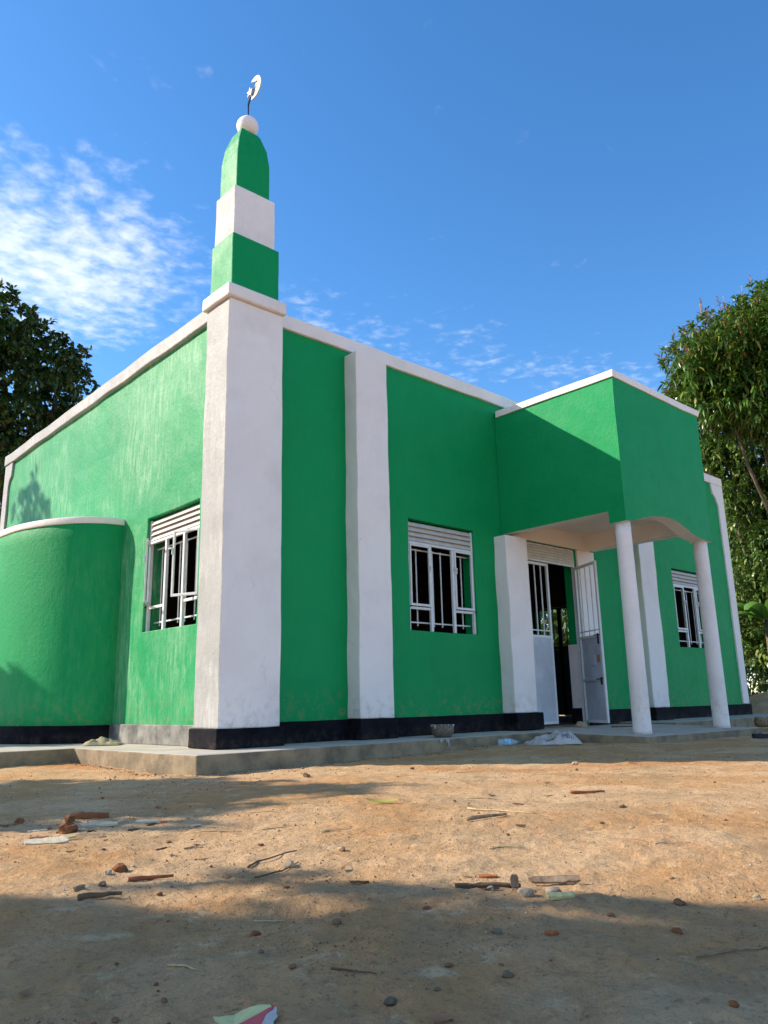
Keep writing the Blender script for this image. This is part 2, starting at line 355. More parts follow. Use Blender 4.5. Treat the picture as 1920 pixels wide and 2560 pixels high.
# ------------------------------------------------------------------ cement apron and porch slab
def slab(name, outline, ztop, zbot, amp=0.006):
    """flat cement slab with a level outline; top one material, edges another"""
    bm = bmesh.new(); T = []; B = []
    pts = []
    for i, p in enumerate(outline):
        q = outline[(i+1) % len(outline)]; L = math.hypot(q[0]-p[0], q[1]-p[1]); n = max(1, int(L/0.3))
        for s in range(n): pts.append((p[0]+(q[0]-p[0])*s/n, p[1]+(q[1]-p[1])*s/n))
    for p in pts:
        e = lump((p[0], p[1], 0), 0.012, 1.9); zt = ztop(p[0], p[1]) if callable(ztop) else ztop
        T.append(bm.verts.new((p[0]+e.x, p[1]+e.y, zt+e.z*0.3))); B.append(bm.verts.new((p[0]+e.x*1.5, p[1]+e.y*1.5, zbot)))
    n = len(pts); bm.faces.new(T)
    for i in range(n): bm.faces.new([T[i], B[i], B[(i+1) % n], T[(i+1) % n]]).material_index = 1
    bmesh.ops.recalc_face_normals(bm, faces=bm.faces)
    o = finish(name, bm, [M_conc, M_conc_edge], None, 0, 1, 0.012)
    return tag(o, kind='structure')
slab('pavement', [(4.52, 8.09), (11.12, 8.16), (11.12, 9.5), (5.9, 9.5), (5.9, 19.4), (3.3, 19.4), (3.3, 11.32), (4.42, 11.3)], 0.0, -0.42)
slab('porch_floor', [(11.122, 6.36), (15.0, 6.28), (15.02, 9.5), (11.122, 9.5)], lambda x, y: -0.004-0.05*max(0, (8.3-y))/2.0, -0.42)
slab('pavement', [(15.022, 7.95), (22.2, 7.85), (22.2, 9.5), (15.022, 9.5)], 0.03, -0.4)

# ------------------------------------------------------------------ the building
B = tag(empty('mosque_building', (5.5*K, 9.28*K, 0)), 'green and white painted village mosque with a stepped corner minaret and columned porch', 'mosque')
org = Vector(B.location)
def under(o, parent):            # parts are drawn in yard coordinates, then hung under the building
    o.parent = parent
    if parent is B: o.matrix_parent_inverse = Matrix.Translation(-org)
    return o
_link = link
def link(name, me, mats, parent=None):
    o = _link(name, me, mats, None)
    if parent is not None: under(o, parent)
    return o
WA = (9.07, 10.75, 1.68, 3.58); WC = (18.13, 19.85, 1.70, 3.62); DO = (12.08, 13.97, 0.0, 3.60); WL = (9.98, 11.67, 1.67, 3.50); GA = (14.1, 15.75, 0.0, 3.42)
H = 6.50
wall('front_wall', 5.5, 21.45, 0, H-0.02, 9.28, 0.30, 'x', [WA, DO, WC], [M_green, M_inner], B)
wall('side_wall', 9.582, 19.098, 0, H-0.02, 5.5, 0.30, 'y', [WL], [M_green_sun, M_inner], B)
wall('side_wall', 9.582, 19.098, 0, H-0.02, 21.45, 0.30, 'y', [GA], [M_green, M_inner], B, step=0.6, inward=-1)
wall('rear_wall', 5.5, 21.45, 0, H-0.02, 19.40, 0.30, 'x', [], [M_green, M_inner], B, step=0.8, inward=-1)
ubox('roof', 5.81, 21.14, 9.59, 19.09, 4.9, 5.1, M_inner, B, bevel=0)
ubox('floor', 5.81, 21.14, 9.59, 19.09, -0.06, 0.012, M_conc, B, bevel=0)
# white coping bands and the white corner frames
ubox('coping', 5.42, 21.50, 9.225, 9.62, 6.262, H, M_white, B, step=0.35, amp=0.016, bevel=0.012)
ubox('coping', 5.425, 5.84, 9.625, 19.46, 6.262, H+0.004, M_white_sun, B, step=0.35, amp=0.016, bevel=0.012)
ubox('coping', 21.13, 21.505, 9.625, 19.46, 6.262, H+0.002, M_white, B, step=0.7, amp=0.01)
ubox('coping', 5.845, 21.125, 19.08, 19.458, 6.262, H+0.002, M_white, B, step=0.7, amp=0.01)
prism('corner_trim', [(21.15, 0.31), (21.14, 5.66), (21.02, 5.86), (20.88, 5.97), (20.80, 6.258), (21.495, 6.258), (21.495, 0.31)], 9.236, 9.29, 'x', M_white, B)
prism('corner_trim', [(19.14, 0.27), (19.13, 5.70), (19.07, 5.84), (18.96, 5.92), (18.93, 6.258), (19.45, 6.258), (19.45, 0.27)], 5.455, 5.51, 'y', M_white_sun, B)
# pilasters with their black feet
for (x0, x1, zt) in ((7.70, 8.385, 6.17), (16.12, 16.81, 6.17), (11.325, 11.96, 3.545)):
    ubox('pilaster', x0, x1, 8.985, 9.30, 0.30, zt, M_white, B, step=0.2, amp=0.016, bevel=0.012)
    ubox('plinth', x0-0.03, x1+(0.11 if x0 == 11.325 else 0.03), 8.94, 9.21, 0.0, 0.30, M_black, B, step=0.2, amp=0.012, bevel=0.01)
ubox('pilaster', 14.0, 14.63, 9.235, 9.30, 0.30, 3.60, M_white, B, step=0.2, amp=0.008, bevel=0.01)
ubox('lintel_band', 11.70, 14.50, 9.236, 9.29, 3.602, 3.97, M_white_bounce, B, bevel=0)
for (x0, x1) in ((6.2, 12.02), (14.03, 21.56)):
    ubox('plinth', x0, x1, 9.215, 9.29, 0.0, 0.296, M_black, B, step=0.25, amp=0.010, bevel=0.008)
ubox('plinth', 5.445, 5.51, 9.35, 12.66, 0.0, 0.285, M_dusty, B, step=0.25, amp=0.010, bevel=0.008)
ubox('plinth', 5.445, 5.51, 17.15, 19.46, 0.0, 0.285, M_dusty, B, step=0.25, amp=0.010, bevel=0.008)
ubox('plinth', 21.44, 21.52, 9.3, 14.0, 0.0, 0.296, M_black, B, bevel=0.008)

# ---- corner minaret: part with its stages
def taper_box(name, z0, z1, a, b, mat, parent, step=0.2, amp=0.012, bevel=0.012):
    """a, b = (x0,x1,y0,y1) at the foot and at the head"""
    bm = bmesh.new(); add_box(bm, 0, 1, 0, 1, z0, z1)
    bmesh.ops.subdivide_edges(bm, edges=[e for e in bm.edges if abs(e.verts[0].co.z-e.verts[1].co.z) > 0.1], cuts=max(1, int((z1-z0)/step)), use_grid_fill=True)
    bmesh.ops.subdivide_edges(bm, edges=[e for e in bm.edges if abs(e.verts[0].co.z-e.verts[1].co.z) < 0.01], cuts=3, use_grid_fill=True)
    for v in bm.verts:
        t = (v.co.z-z0)/(z1-z0); q = [a[i]+(b[i]-a[i])*t for i in range(4)]
        v.co.x, v.co.y = q[0]+(q[1]-q[0])*v.co.x, q[2]+(q[3]-q[2])*v.co.y
    if isinstance(mat, list):                    # sun-facing side takes the sunlit copy of the paint
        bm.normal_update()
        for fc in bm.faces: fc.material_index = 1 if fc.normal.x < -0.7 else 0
    return finish(name, bm, mat, parent, amp, 1.3, bevel)
tw = taper_box('minaret', 0.245, 6.20, (5.245, 6.185, 8.86, 9.49), (5.225, 6.16, 8.86, 9.47), [M_white, M_white_sun], B)
taper_box('plinth', 0.0, 0.25, (5.20, 6.235, 8.815, 9.54), (5.205, 6.23, 8.82, 9.54), M_black, tw)
ubox('cap_moulding', 5.165, 6.185, 8.79, 9.53, 6.203, 6.40, M_white, tw, step=0.2, amp=0.010, bevel=0.02)
taper_box('minaret_stage', 6.402, 7.27, (5.255, 6.085, 8.86, 9.47), (5.265, 6.08, 8.87, 9.47), [M_green, M_green_sun], tw)
taper_box('minaret_stage', 7.272, 8.13, (5.31, 6.03, 8.92, 9.48), (5.31, 6.02, 8.92, 9.48), [M_white, M_white_sun], tw)
# bullet-shaped head
bm = bmesh.new(); prof = [(8.132, 1.0), (8.45, 1.0), (8.76, 0.99), (9.03, 0.87), (9.28, 0.60), (9.33, 0.50)]
cx, cy, hx, hy = 5.655, 9.215, 0.295, 0.245; rows = []
for z, s in prof:
    ring = []
    for k in range(16):
        sd, t = divmod(k, 4); t = t/4*2-1
        ax, ay = ((t, -1), (1, t), (-t, 1), (-1, -t))[sd]; ring.append(bm.verts.new((cx+ax*hx*s, cy+ay*hy*s, z)))
    rows.append(ring)
for r0, r1 in zip(rows, rows[1:]):
    for k in range(16): bm.faces.new([r0[k], r0[(k+1) % 16], r1[(k+1) % 16], r1[k]])
bm.faces.new(rows[-1]); bm.faces.new(rows[0][::-1])
bm.normal_update()
for fc in bm.faces: fc.material_index = 1 if fc.normal.x < -0.3 and abs(fc.normal.x) > abs(fc.normal.y) else 0  # sun-facing sides take the sunlit green
finish('minaret_head', bm, [M_green, M_green_sun], tw, 0.008, 1.3, 0.010)
bm = bmesh.new(); bmesh.ops.create_uvsphere(bm, u_segments=28, v_segments=18, radius=0.170)
for v in bm.verts: v.co += Vector((5.672, 9.21, 9.50))
finish('ball_finial', bm, M_white, tw, 0.012, 3.0, 0, True)
# crescent and star on a rod
rod = [(5.672, 9.21, 9.64), (5.676, 9.21, 9.92), (5.70, 9.19, 10.065)]
V, F = tube_geo([Vector(p)*K for p in rod], 0.011, 8); mesh('finial_rod', V, F, M_dark, tw)
def plate(name, outline, mat, parent, cen, th=0.010):
    """thin cut tin plate standing in the upright plane along the side wall"""
    d = Vector((0.03, 1.0, 0)).normalized(); n = Vector((d.y, -d.x, 0)); bm = bmesh.new()
    P = lambda a, z, s: Vector(cen)+d*a+Vector((0, 0, z))+n*s
    Fv = [bm.verts.new(P(a, z, -th)) for a, z in outline]; Bv = [bm.verts.new(P(a, z, th)) for a, z in outline]
    k = len(outline); f1 = bm.faces.new(Fv); f2 = bm.faces.new(Bv[::-1])
    for i in range(k): bm.faces.new([Fv[i], Bv[i], Bv[(i+1) % k], Fv[(i+1) % k]])
    bmesh.ops.triangulate(bm, faces=[f1, f2]); bmesh.ops.recalc_face_normals(bm, faces=bm.faces)
    return finish(name, bm, mat, parent)
out = []; R0 = 0.195
for i in range(25):
    w = math.radians(-131+262*i/24); out.append((-R0*math.cos(w)*1.0+0.0, R0*math.sin(w)))
inn = []
for i in range(25):
    w = math.radians(117.3-234.6*i/24); inn.append((0.060-0.160*math.cos(w), 0.160*math.sin(w)))
cr = [(a*math.cos(0.16)-z*math.sin(0.16)*-1*-1, z*math.cos(0.16)+a*math.sin(0.16)*1) for a, z in out+inn[1:-1]]
cre = plate('crescent', cr, M_finial, tw, (5.745, 9.14, 10.245))
star = []
for i in range(10):
    w = math.radians(90+36*i+8); r = 0.092 if i % 2 == 0 else 0.036; star.append((r*math.cos(w), r*math.sin(w)))
plate('star', star, M_finial, tw, (5.715, 9.235, 10.20))
V, F = tube_geo([Vector((5.715, 9.235, 10.20))*K, Vector((5.75, 8.985, 10.235))*K], 0.005, 6); mesh('star_strut', V, F, M_dark, tw)

# ---- rounded prayer niche on the side wall
def half_ell(name, z0, z1, grow, mat, parent, nz, amp=0.010, top=True, bevel=0.01):
    bm = bmesh.new(); a, bb = 1.33+grow, 2.32+grow; n = 56; rows = []
    for k in range(nz+1):
        z = z0+(z1-z0)*k/nz
        rows.append([bm.verts.new((5.52-a*math.sin(math.pi*i/n)-0.02, 14.9-bb*math.cos(math.pi*i/n), z)) for i in range(n+1)])
    for r0, r1 in zip(rows, rows[1:]):
        for i in range(n): bm.faces.new([r0[i+1], r0[i], r1[i], r1[i+1]])
    if top: bm.faces.new(rows[-1][::-1]); bm.faces.new(rows[0])
    return finish(name, bm, mat, parent, amp, 1.3, bevel, True)
M_niche = plaster('green_niche_paint', GREEN, (0.12, 0.40, 0.16), 0.4)
ap = half_ell('prayer_niche', 0.27, 3.565, 0, M_niche, B, 14)
half_ell('coping', 3.562, 3.675, 0.022, M_white, ap, 1)
half_ell('plinth', 0.0, 0.278, 0.04, M_black, ap, 2)

# ---- porch canopy
def canopy():
    x0, x1, yf, yb, zt, zc = 11.55, 14.645, 6.62, 9.27, 5.985, 3.95; t = 0.28
    arch = [(11.55, 3.40), (11.70, 3.41), (11.90, 3.455), (12.13, 3.52), (12.38, 3.575), (12.63, 3.615), (12.85, 3.645), (13.05, 3.655), (13.25, 3.645), (13.42, 3.615), (13.65, 3.545), (13.85, 3.48), (14.05, 3.435), (14.3, 3.415), (14.645, 3.405)]
    bm = bmesh.new(); nz = 9
    cols = [(x0, y, z) for y, z in ((9.27, 3.615), (8.6, 3.615), (7.9, 3.615), (7.3, 3.61), (6.936, 3.61), (6.93, 3.395))]
    cols += [(x, yf, z) for x, z in arch]
    cols += [(x1, y, z) for y, z in ((6.93, 3.40), (6.936, 3.61), (7.3, 3.61), (7.9, 3.615), (8.6, 3.615), (9.27, 3.615))]
    def inn(p):
        return (min(max(p[0], x0+t), x1-t), max(p[1], yf+t))
    O = []; I = []
    for (x, y, z) in cols:
        col = []
        for k in range(nz+1):
            zz = z + (zt-z)*k/nz; q = Vector((x, y, zz)); col.append(bm.verts.new(q+lump(q, 0.012)))
        O.append(col)
        xi, yi = inn((x, y)); I.append((bm.verts.new((xi, yi, z+0.004)), bm.verts.new((xi, yi, zc))))
    for a in range(len(cols)-1):
        for k in range(nz): bm.faces.new([O[a][k], O[a+1][k], O[a+1][k+1], O[a][k+1]])
        for q in ([O[a][0], I[a][0], I[a+1][0], O[a+1][0]], [I[a][0], I[a][1], I[a+1][1], I[a+1][0]]):
            try: bm.faces.new(q).material_index = 1
            except ValueError: pass
    c4 = [bm.verts.new(p) for p in ((x0+t, yb, zc), (x1-t, yb, zc), (x1-t, yf+t, zc), (x0+t, yf+t, zc))]
    bm.faces.new(c4).material_index = 1
    bm.faces.new([c[-1] for c in O])
    bmesh.ops.dissolve_degenerate(bm, dist=1e-4, edges=bm.edges)
    bmesh.ops.recalc_face_normals(bm, faces=bm.faces)
    return finish('porch_canopy', bm, [M_green, M_white_bounce], B)
cano = canopy()
bm = bmesh.new()
add_box(bm, 11.52, 11.80, 6.592, 9.225, 5.968, 6.10, 0.35); add_box(bm, 11.803, 14.40, 6.592, 6.86, 5.968, 6.10, 0.35); add_box(bm, 14.403, 14.675, 6.592, 9.225, 5.968, 6.10, 0.35)
finish('coping', bm, M_white, cano, 0.012, 1.3, 0.006)
for (cx, cy) in ((11.73, 6.79), (14.50, 6.79)):
    lathe('porch_column', [(0.150*K, -0.045*K), (0.146*K, 0.02*K)] + [((0.146-0.018*i/11)*K, (0.02+3.42*i/11)*K) for i in range(1, 12)], 32, M_white, B, (cx*K, cy*K, 0))

# ---- windows
def bar_box(bm, u0, u1, v0, v1, z0, z1): add_box(bm, u0, u1, v0, v1, z0, z1)
def window(rect, axis, plane, open_l=0, open_r=0):
    """steel window set in an opening: louvred head, two mullions, side casements, burglar bars behind"""
    a0, a1, z0, z1 = rect; w = a1-a0
    def T(bm):                                   # local (u along wall seen from outside left->right, v inwards)
        for q in bm.verts:
            u, v, z = q.co
            q.co = Vector((a0+u, plane+v, z)) if axis == 'x' else Vector((plane+v, a1-u, z))
        bmesh.ops.recalc_face_normals(bm, faces=bm.faces)
    def part(name, boxes, mat, parent, rot=None, bevel=0.003):
        bm = bmesh.new()
        for bx in boxes: add_box(bm, *bx)
        if rot:
            ang, pu, pv = rot
            for q in bm.verts:
                du, dv = q.co.x-pu, q.co.y-pv
                q.co.x, q.co.y = pu+du*math.cos(ang)-dv*math.sin(ang), pv+du*math.sin(ang)+dv*math.cos(ang)
        T(bm); return finish(name, bm, mat, parent, 0, 1, bevel)
    zl = z1-0.375                                 # foot of the louvred head
    fr = part('window', [(0.003, 0.045, 0.02, 0.075, z0+0.003, z1-0.03), (w-0.045, w-0.003, 0.02, 0.075, z0+0.003, z1-0.03), (0.046, w-0.046, 0.02, 0.07, zl-0.045, zl)], M_wmetal, B)
    ns = 4; sh = 0.345/ns
    for i in range(ns):                           # pressed louvre blades
        zz = zl+0.004+i*sh; bm = bmesh.new()
        p = [(0.046, 0.018, zz), (w-0.046, 0.018, zz), (w-0.046, 0.018+0.0, zz+0.016), (0.046, 0.018, zz+0.016)]
        V1 = [bm.verts.new(q) for q in ((0.046, 0.012, zz), (w-0.046, 0.012, zz), (w-0.046, 0.052, zz+sh-0.012), (0.046, 0.052, zz+sh-0.012))]
        V2 = [bm.verts.new((q.co.x, q.co.y+0.014, q.co.z+0.006)) for q in V1]
        bm.faces.new(V1); bm.faces.new(V2[::-1])
        for k in range(4): bm.faces.new([V1[k], V2[k], V2[(k+1) % 4], V1[(k+1) % 4]])
        T(bm); finish('louvre_slat', bm, M_dull, fr)
    part('louvre_backing', [(0.046, w-0.046, 0.072, 0.078, zl, z1-0.028)], M_dull, fr, bevel=0)
    um = (0.335*w, 0.675*w)
    for u in um: part('mullion', [(u-0.028, u+0.028, 0.021, 0.068, z0+0.003, zl-0.046)], M_wmetal, fr)
    zr = z0+0.42
    for s, (u0, u1, op) in enumerate(((0.047, um[0]-0.029, open_l), (um[1]+0.029, w-0.047, open_r))):
        f = 0.032; zb, zt = zr, zl-0.05
        boxes = [(u0, u0+f, 0.0, 0.03, zb, zt), (u1-f, u1, 0.0, 0.03, zb, zt), (u0+f, u1-f, 0.0, 0.03, zb, zb+0.04), (u0+f, u1-f, 0.0, 0.03, zt-f, zt)]
        rot = None
        if op: rot = (-op, u0, 0.0) if s == 0 else (op, u1, 0.0)
        part('casement', boxes, M_wmetal, fr, rot)
        part('rail', [(u0, u1, 0.035, 0.066, zr-0.055, zr-0.012)], M_wmetal, fr)
        uh = (u1-0.014) if s == 0 else (u0+0.014)
        part('handle', [(uh-0.009, uh+0.009, -0.03, -0.002, zb+0.62, zb+0.72), (uh-0.06, uh+0.009, -0.045, -0.028, zb+0.70, zb+0.725)], M_wmetal, fr, rot)
        part('hinge', [((-0.012 if s == 0 else w-0.03), (0.03 if s == 0 else w+0.012), -0.02, 0.004, zr-0.03, zr-0.005)], M_dark, fr)
    part('grille_rail', [(0.005, w-0.005, 0.15, 0.166, zl-0.125, zl-0.10)], M_wmetal, fr); part('grille_rail', [(0.005, w-0.005, 0.15, 0.166, z0+0.145, z0+0.17)], M_wmetal, fr)
    for f in (0.10, 0.21, 0.45, 0.575, 0.75, 0.895):
        part('grille_bar', [(f*w-0.011, f*w+0.011, 0.168, 0.186, z0+0.10, zl-0.08)], M_wmetal, fr)
    return fr
window(WA, 'x', 9.30)
window(WC, 'x', 9.30)
window(WL, 'y', 5.53, 0.55, 0.42)

# ---- double door, its right leaf standing open
def dpart(name, boxes, mat, parent, pivot=None, ang=0, bevel=0.003, flip=False):
    bm = bmesh.new()
    for bx in boxes: add_box(bm, *bx)
    if pivot:
        for q in bm.verts:
            dx, dy = q.co.x-pivot[0], q.co.y-pivot[1]
            q.co.x, q.co.y = pivot[0]+dx*math.cos(ang)-dy*math.sin(ang), pivot[1]+dx*math.sin(ang)+dy*math.cos(ang)
    return finish(name, bm, mat, parent, 0, 1, bevel)
fd = dpart('door_frame', [(12.085, 12.13, 9.30, 9.36, 0.02, 3.58), (13.92, 13.965, 9.30, 9.36, 0.02, 3.58), (12.131, 13.919, 9.30, 9.36, 3.22, 3.26), (12.131, 13.919, 9.30, 9.36, 3.545, 3.585)], M_wmetal, B)
for i in range(5):
    zz = 3.264+i*0.056
    dpart('louvre_slat', [(12.132, 13.918, 9.298, 9.315, zz, zz+0.046)], M_dull, fd)
dpart('louvre_backing', [(12.132, 13.918, 9.318, 9.326, 3.262, 3.544)], M_dull, fd)
def leaf(xa, xb, hinge, ang, mat):
    piv = (hinge, 9.30); y0, y1 = 9.30, 9.345; zs = 1.70; f = 0.055
    L = dpart('door_leaf', [(xa, xa+f, y0, y1, 0.06, 3.20), (xb-f, xb, y0, y1, 0.06, 3.20), (xa+f, xb-f, y0, y1, 0.06, 0.115), (xa+f, xb-f, y0, y1, zs, zs+0.05), (xa+f, xb-f, y0, y1, 3.145, 3.20)], M_wmetal, B, piv, ang)
    for i in range(3):
        u = xa+(xb-xa)*(0.27+0.23*i); dpart('door_bar', [(u-0.012, u+0.012, y0+0.012, y1-0.012, zs+0.051, 3.144)], M_wmetal, L, piv, ang)
    dpart('door_panel', [(xa+f, xb-f, y0+0.004, y0+0.010, 0.116, zs-0.001)], mat, L, piv, ang, 0)
    dpart('grille_rail', [(xa+f, xb-f, y0+0.012, y1-0.012, zs+0.13, zs+0.155)], M_wmetal, L, piv, ang)
    return L, piv
Ll, pv = leaf(12.135, 13.02, 12.135, 0.0, M_sheet)
dpart('keeper_bar', [(12.45, 12.85, 9.296, 9.303, 0.92, 0.945)], M_sheet, Ll)
Lr, pv = leaf(13.03, 13.915, 13.95, math.radians(62), M_sheet)
A62 = math.radians(62)
# inner face of the open leaf: mid rail, lock case, bolts, patch of orange primer
dpart('mid_rail', [(13.086, 13.859, 9.311, 9.345, 0.86, 0.91)], M_sheet, Lr, pv, A62)
dpart('lock_case', [(13.36, 13.56, 9.311, 9.335, 1.16, 1.36)], M_sheet, Lr, pv, A62)
dpart('primer_patch', [(13.18, 13.30, 9.3105, 9.313, 1.22, 1.36)], M_orange, Lr, pv, A62, 0)
dpart('bolt', [(13.05, 13.30, 9.346, 9.365, 0.88, 0.90), (13.10, 13.125, 9.346, 9.375, 0.78, 0.92)], M_dark, Lr, pv, A62)
dpart('bolt', [(13.05, 13.27, 9.346, 9.365, 1.73, 1.75), (13.10, 13.125, 9.346, 9.375, 1.56, 1.77)], M_dark, Lr, pv, A62)
# dado and skirting on the right-hand door reveal
dpart('reveal_dado', [(13.955, 13.968, 9.365, 9.60, 0.34, 1.62)], M_white, fd, bevel=0)
dpart('reveal_skirting', [(13.935, 13.967, 9.365, 9.63, 0.02, 0.335)], M_black, fd, bevel=0.003)
dpart('threshold', [(12.08, 13.97, 9.29, 9.58, 0.0, 0.022)], M_conc_edge, fd)

# ---- gate in the far side wall, seen through the doorway
gt = dpart('side_gate', [(21.30, 21.35, 14.105, 14.16, 0.03, 3.41), (21.30, 21.35, 15.69, 15.745, 0.03, 3.41), (21.30, 21.35, 14.85, 15.0, 0.03, 3.41), (21.30, 21.35, 14.161, 14.849, 2.10, 2.17), (21.30, 21.35, 15.001, 15.689, 2.10, 2.17), (21.30, 21.35, 14.161, 15.689, 3.37, 3.41)], M_dark, B)
for y0, y1 in ((14.161, 14.849), (15.001, 15.689)):
    dpart('gate_panel', [(21.315, 21.33, y0, y1, 0.04, 2.09)], M_gatep, gt, bevel=0)
    for i in range(1, 4):
        yy = y0+(y1-y0)*i/4; dpart('gate_bar', [(21.315, 21.335, yy-0.012, yy+0.012, 2.171, 3.369)], M_dark, gt, bevel=0)

# ------------------------------------------------------------------ foliage
def leaf_mat(name, c1, c2, c3=None, rough=0.4, trans=0.25):
    mt, nt, b = new_mat(name)
    g = N(nt, 'ShaderNodeNewGeometry')
    cr = N(nt, 'ShaderNodeValToRGB'); el = cr.color_ramp.elements
    el[0].color = (*c1, 1); el[1].color = (*c2, 1); el[0].position = 0.0; el[1].position = 0.8
    if c3: e = el.new(0.97); e.color = (*c3, 1)
    nt.links.new(g.outputs['Random Per Island'], cr.inputs[0]); nt.links.new(cr.outputs[0], b.inputs['Base Color'])
    b.inputs['Roughness'].default_value = rough; b.inputs['Specular IOR Level'].default_value = 0.5
    tr = N(nt, 'ShaderNodeBsdfTranslucent'); nt.links.new(cr.outputs[0], tr.inputs[0])
    mx = N(nt, 'ShaderNodeMixShader'); mx.inputs[0].default_value = trans
    nt.links.new(b.outputs[0], mx.inputs[1]); nt.links.new(tr.outputs[0], mx.inputs[2])
    nt.links.new(mx.outputs[0], nt.nodes['Material Output'].inputs['Surface'])
    return mt
M_mango = leaf_mat('mango_leaves', (0.025, 0.085, 0.012), (0.11, 0.21, 0.026), (0.30, 0.30, 0.06), 0.33)
M_jack = leaf_mat('dark_glossy_leaves', (0.018, 0.050, 0.012), (0.045, 0.095, 0.020), (0.13, 0.16, 0.03), 0.30, 0.2)
M_bush = leaf_mat('bright_bush_leaves', (0.05, 0.12, 0.022), (0.15, 0.25, 0.045), (0.30, 0.32, 0.10), 0.38)
M_banana = leaf_mat('banana_leaf', (0.10, 0.24, 0.03), (0.14, 0.30, 0.05), None, 0.4, 0.35)
M_blossom = leaf_mat('mango_blossom', (0.24, 0.12, 0.065), (0.38, 0.22, 0.10), (0.42, 0.16, 0.12), 0.8, 0.1)
M_dryleaf = leaf_mat('dry_leaves', (0.22, 0.09, 0.035), (0.34, 0.17, 0.08), None, 0.7, 0.1)
M_bark = simple('tree_bark', (0.20, 0.15, 0.10), 0.4, 6, 0.9, second=(0.09, 0.065, 0.045), bstr=0.8, bdist=0.02)

def leaves(org, d, L, W, droop, rg, fold=0.25):
    """arrays of leaves -> verts, faces; six points each: stem, two shoulders, two far shoulders, tip"""
    n = len(org); d = d/np.linalg.norm(d, axis=1, keepdims=True)
    upv = np.array([0, 0, 1.0]) + rg.normal(0, 0.25, (n, 3)); s = np.cross(d, upv); s /= np.linalg.norm(s, axis=1, keepdims=True)+1e-9
    nn = np.cross(s, d); L = L[:, None]; W = W[:, None]; dn = np.array([0, 0, -1.0])*L*droop
    b = org; a1 = org+d*L*0.33+dn*0.10; a2 = org+d*L*0.70+dn*0.45; t = org+d*L+dn*1.0
    f = nn*W*fold
    V = np.stack([b, a1+s*W*0.5+f, a1-s*W*0.5+f, a2+s*W*0.40+f, a2-s*W*0.40+f, t], 1).reshape(-1, 3)
    k = (np.arange(n)*6)[:, None]
    tri = np.concatenate([k+np.array([0, 1, 2]), k+np.array([3, 5, 4])]); quad = k+np.array([1, 3, 4, 2])
    return V, tri, quad
def np_mesh(name, V, tri, quad, mat, parent):
    me = bpy.data.meshes.new(name); me.vertices.add(len(V)); me.vertices.foreach_set('co', np.ascontiguousarray(V, dtype=np.float32).ravel())
    li = np.concatenate([tri.ravel(), quad.ravel()]).astype(np.int32); me.loops.add(len(li)); me.loops.foreach_set('vertex_index', li)
    tot = np.concatenate([np.full(len(tri), 3), np.full(len(quad), 4)]).astype(np.int32)
    me.polygons.add(len(tot)); me.polygons.foreach_set('loop_start', np.concatenate([[0], np.cumsum(tot)[:-1]]).astype(np.int32)); me.polygons.foreach_set('loop_total', tot)
    me.update(calc_edges=True)
    return _link(name, me, mat, parent)
def rosettes(tips, outd, per, L, W, droop, rg, spread=0.9):
    n = len(tips); o = np.repeat(tips, per, 0); od = np.repeat(outd, per, 0)
    r = rg.normal(0, 1, o.shape); d = od*0.55 + r*spread*0.6
    o = o + rg.normal(0, 0.035, o.shape)
    Ls = L*rg.uniform(0.65, 1.2, len(o)); Ws = W*rg.uniform(0.75, 1.2, len(o)); dr = droop*rg.uniform(0.4, 1.4, len(o))[:, None]
    return leaves(o, d, Ls, Ws, dr, rg)
def crown_points(blobs, n, rg, shell=0.35):
    vol = np.array([b[1][0]*b[1][1]*b[1][2] for b in blobs])**0.67; vol /= vol.sum(); P = []; D = []
    for (c, r), q in zip(blobs, vol):
        k = int(n*q)+1; d = rg.normal(0, 1, (k, 3)); d /= np.linalg.norm(d, axis=1, keepdims=True)
        bumpy = 1+0.22*np.sin(d[:, 0]*5+c[0])*np.cos(d[:, 1]*6+c[1]*2)+0.10*np.sin(d[:, 2]*9+d[:, 0]*7)
        s = (1-shell*rg.random(k)**1.6)*bumpy
        P.append(np.array(c)+d*np.array(r)*s[:, None]); D.append(d)
    return np.concatenate(P), np.concatenate(D)
def trunk_and_limbs(base, blobs, r0, rg, parent, fork=0.45):
    V = []; F = []
    def add(pts, rad, n=9):
        v, f = tube_geo(pts, rad, n); k = len(V); V.extend(v); F.extend([tuple(q+k for q in t) for t in f])
    bl = Vector((0, 0, -0.25)); cen = np.mean([np.array(b[0]) for b in blobs], 0); top = Vector(cen)
    fk = bl.lerp(top, fork); mid = bl.lerp(fk, 0.5)+Vector((rg.normal(0, .12), rg.normal(0, .12), 0))
    add([bl, bl.lerp(mid, 0.25), mid, fk], [r0*1.35, r0*1.05, r0*0.9, r0*0.72], 12)
    for c, r in blobs:
        e = Vector(c); m1 = fk.lerp(e, 0.5)+Vector((rg.normal(0, .2), rg.normal(0, .2), rg.normal(0, .15)))
        add([fk, m1, e], [r0*0.6, r0*0.36, r0*0.14])
        for _ in range(6):
            d = Vector(rg.normal(0, 1, 3)).normalized(); q = Vector((d.x*r[0], d.y*r[1], d.z*r[2]))*0.8
            s = m1.lerp(e, rg.uniform(0.3, 1)); add([s, s.lerp(e+q, 0.5)+Vector(rg.normal(0, .1, 3)), e+q], [r0*0.16, r0*0.09, r0*0.03], 5)
    return _m('trunk', V, F, M_bark, parent)
def _m(name, V, F, mat, parent, smooth=True):
    me = bpy.data.meshes.new(name); me.from_pydata([tuple(v) for v in V], [], F)
    if smooth: me.polygons.foreach_set('use_smooth', [True]*len(me.polygons))
    me.update(); return _link(name, me, mat, parent)
